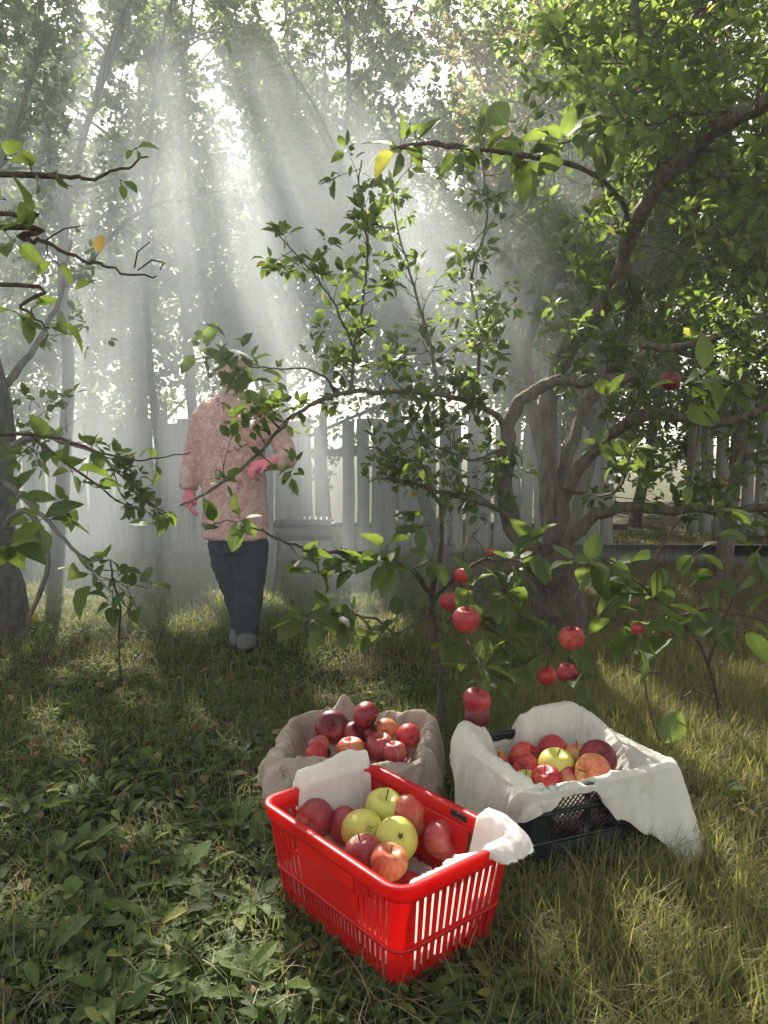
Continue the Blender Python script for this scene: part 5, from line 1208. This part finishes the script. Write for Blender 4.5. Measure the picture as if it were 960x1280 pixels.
x, y = scatter(180000, 1.2, 7.5, .75); keep = rng.random(len(x)) < (.16 + .80 * right_side(x, y)) * (.3 + patch(x, y, 1.5, 2)); x, y = x[keep], y[keep]
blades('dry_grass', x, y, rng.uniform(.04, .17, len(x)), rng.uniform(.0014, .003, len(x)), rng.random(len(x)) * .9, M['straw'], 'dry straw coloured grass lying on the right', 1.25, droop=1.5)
n_ = 16000; x = rng.uniform(1.2, 5.0, n_); y = rng.uniform(4.6, 8.5, n_)
blades('straw_mulch', x, y, rng.uniform(.06, .20, n_), rng.uniform(.003, .006, n_), rng.random(n_) * .7, M['straw'], 'pale straw mulch spread before the board at right', 1.6, cat='straw', droop=2.1)
# weeds: low broad leaves
def weeds(name, n, y0, y1, smin, smax, kind, label, keepf, up=(.1, .5), seed=1, mat='weed', cl=5, rad=.03, pw=1.0):
    x, y = scatter(n, y0, y1, pw); kk = rng.random(len(x)) < keepf(x, y); x, y = x[kk], y[kk]
    x = np.repeat(x, cl); y = np.repeat(y, cl); m = len(x); a = rng.uniform(0, 2 * np.pi, m); u = rng.uniform(up[0], up[1], m)
    r_ = rng.uniform(0, rad, m); px = x + np.cos(a) * r_; py = y + np.sin(a) * r_
    s_ = rng.uniform(smin, smax, m); pos = np.stack([px, py, hgt(px, py) + rng.uniform(.002, .030, m)], -1); d = np.stack([np.cos(a), np.sin(a), u], -1)
    nr = np.stack([-np.cos(a) * u + rng.normal(0, .3, m), -np.sin(a) * u + rng.normal(0, .3, m), np.ones(m)], -1)
    k2 = clear(px + np.cos(a) * s_ * .7, py + np.sin(a) * s_ * .7, .01) & clear(px, py, .01)
    o = leaf_mesh(name, pos[k2], d[k2], nr[k2], s_[k2], np.clip(rng.normal(.45, .30, m), 0, .98)[k2], kind, M['weed_near'] if kind in ('near', 'jag', 'long') else M[mat]); tag(o, label, 'weeds', kind='stuff')
left = lambda x, y: (.25 + .75 * (1 - right_side(x, y))) * np.clip(.35 + 1.3 * (patch(x, y, 2.2, 1) - .25), .12, 1)
weeds('weeds', 8000, 1.2, 3.4, .009, .028, 'mid', 'small leaved ground weeds on the shaded left foreground', left, cl=7, rad=.022, up=(.05, .9))
weeds('weeds', 7500, 3.2, 6.0, .016, .040, 'mid', 'low weeds in the middle distance left of the path', lambda x, y: np.where(x < .9, .75, .35) * np.clip(.3 + 1.2 * (patch(x, y, 2.4, 4) - .2), .1, 1), cl=5, up=(.1, .9))
weeds('weeds', 900, 1.2, 2.8, .035, .085, 'long', 'narrow leaved plantain weeds among the foreground grass', lambda x, y: .25 + .6 * (1 - right_side(x, y)), up=(.15, .9), cl=4)
weeds('weeds', 600, 1.2, 3.2, .025, .065, 'jag', 'small jagged weeds scattered over the left foreground', left, up=(.15, .8), cl=5, rad=.008)
weeds('weeds', 350, 1.2, 3.0, .018, .040, 'near', 'round leaved weeds scattered over the left foreground', left, up=(.05, .6), cl=3, rad=.02)
# fallen leaves
x, y = scatter(750, 1.2, 3.8, .8); m = len(x); a = rng.uniform(0, 6.28, m)
o = leaf_mesh('fallen_leaves', np.stack([x, y, hgt(x, y) + rng.uniform(.008, .035, m)], -1), np.stack([np.cos(a), np.sin(a), rng.normal(0, .15, m)], -1), np.stack([rng.normal(0, .35, m), rng.normal(0, .35, m), np.ones(m)], -1), rng.uniform(.03, .06, m), rng.random(m) * .95, 'near', M['dead'])
tag(o, 'brown fallen leaves strewn over the weeds', 'leaves', kind='stuff')
# large jagged dandelion plants in the foreground
DL = [((45, 1215), 'dandelion rosette with broad upright leaves in the lower left corner'), ((95, 1160), 'dandelion rosette with one wide flat leaf above the lower left corner'), ((215, 1110), 'dark dandelion rosette left of the sunny weeds'),
      ((150, 1250), 'dandelion rosette at the bottom edge left of the straw patch'), ((270, 1150), 'dandelion rosette at the edge of the sunlit patch'), ((300, 1045), 'sunlit dandelion rosette nearest the left corner of the red basket'),
      ((90, 1075), 'dandelion rosette in the shade at the left edge'), ((420, 1235), 'dandelion rosette under the near corner of the red basket'), ((235, 1215), 'low dandelion rosette between the straw and the basket'), ((330, 1255), 'dandelion rosette at the bottom edge left of the red basket'),
      ((900, 1230), 'dandelion rosette in the sunlit grass at lower right'), ((40, 1020), 'dandelion rosette farthest back at the left edge'), ((600, 1262), 'dandelion rosette at the bottom edge below the red basket')]
for i, ((px, py), lb_) in enumerate(DL):
    p = Zp(px, py); p.z = gz(p.x, p.y); n_ = rng.integers(7, 12); a = rng.uniform(0, .6) + np.arange(n_) * 2.4; u = rng.uniform(.25, 1.1, n_)
    s_ = rng.uniform(.07, .14, n_); D_ = np.stack([np.cos(a), np.sin(a), u], -1)
    o = leaf_mesh('dandelion_plant', np.stack([np.cos(a) * .006, np.sin(a) * .006, np.full(n_, .004)], -1), D_, np.stack([-np.cos(a) * u, -np.sin(a) * u, np.ones(n_)], -1) + rng.normal(0, .15, (n_, 3)), s_, rng.uniform(.2, .8, n_), 'jag', M['weed_near'], width=rng.uniform(.8, 1.25, n_))
    o.location = p; tag(o, lb_, 'dandelion', 'dandelion plants in the foreground')

# ------------------------------------------------------------------ smoke
def smoke(name, c, d, dens, label):
    m, nt, out = new_mat('smoke_air'); L = nt.links
    tc = nt.nodes.new('ShaderNodeTexCoord'); n = noise(nt, 1.1, 3, .55, tc.outputs['Object'])
    mp = nt.nodes.new('ShaderNodeMapping'); mp.inputs['Scale'].default_value = (2 / d[0], 2 / d[1], 2 / d[2]); L.new(tc.outputs['Object'], mp.inputs[0])
    g_ = nt.nodes.new('ShaderNodeTexGradient'); g_.gradient_type = 'SPHERICAL'; L.new(mp.outputs[0], g_.inputs[0])
    fall = ramp(nt, g_.outputs['Fac'], [(0, (0, 0, 0)), (.6, (1, 1, 1))])
    nn = ramp(nt, n.outputs['Fac'], [(.30, (.15,) * 3), (.68, (1, 1, 1))])
    den = math_n(nt, 'MULTIPLY', math_n(nt, 'MULTIPLY', fall, nn), dens)
    v = nt.nodes.new('ShaderNodeVolumePrincipled'); v.inputs['Color'].default_value = (.88, .95, .98, 1); v.inputs['Anisotropy'].default_value = .12
    L.new(den, v.inputs['Density']); L.new(v.outputs[0], out.inputs['Volume'])
    b = MB(); b.box((0, 0, 0), d); o = b.build(name, m); o.location = c; tag(o, label, 'smoke', kind='stuff'); return o
smoke('smoke', (-1.45, 5.6, 1.8), (7.4, 5.2, 5.0), .43, 'thick pale smoke drifting past the person')

# thin even haze in the whole orchard
hm, hnt, hout = new_mat('haze_air'); hv = hnt.nodes.new('ShaderNodeVolumePrincipled'); hv.inputs['Color'].default_value = (.95, .97, 1, 1); hv.inputs['Density'].default_value = .003; hv.inputs['Anisotropy'].default_value = .3
hnt.links.new(hv.outputs[0], hout.inputs['Volume'])
b = MB(); b.box((0, 60, 3.6), (260, 220, 10.2)); o = b.build('haze', hm); tag(o, 'thin haze hanging in the orchard air', 'haze', kind='stuff')
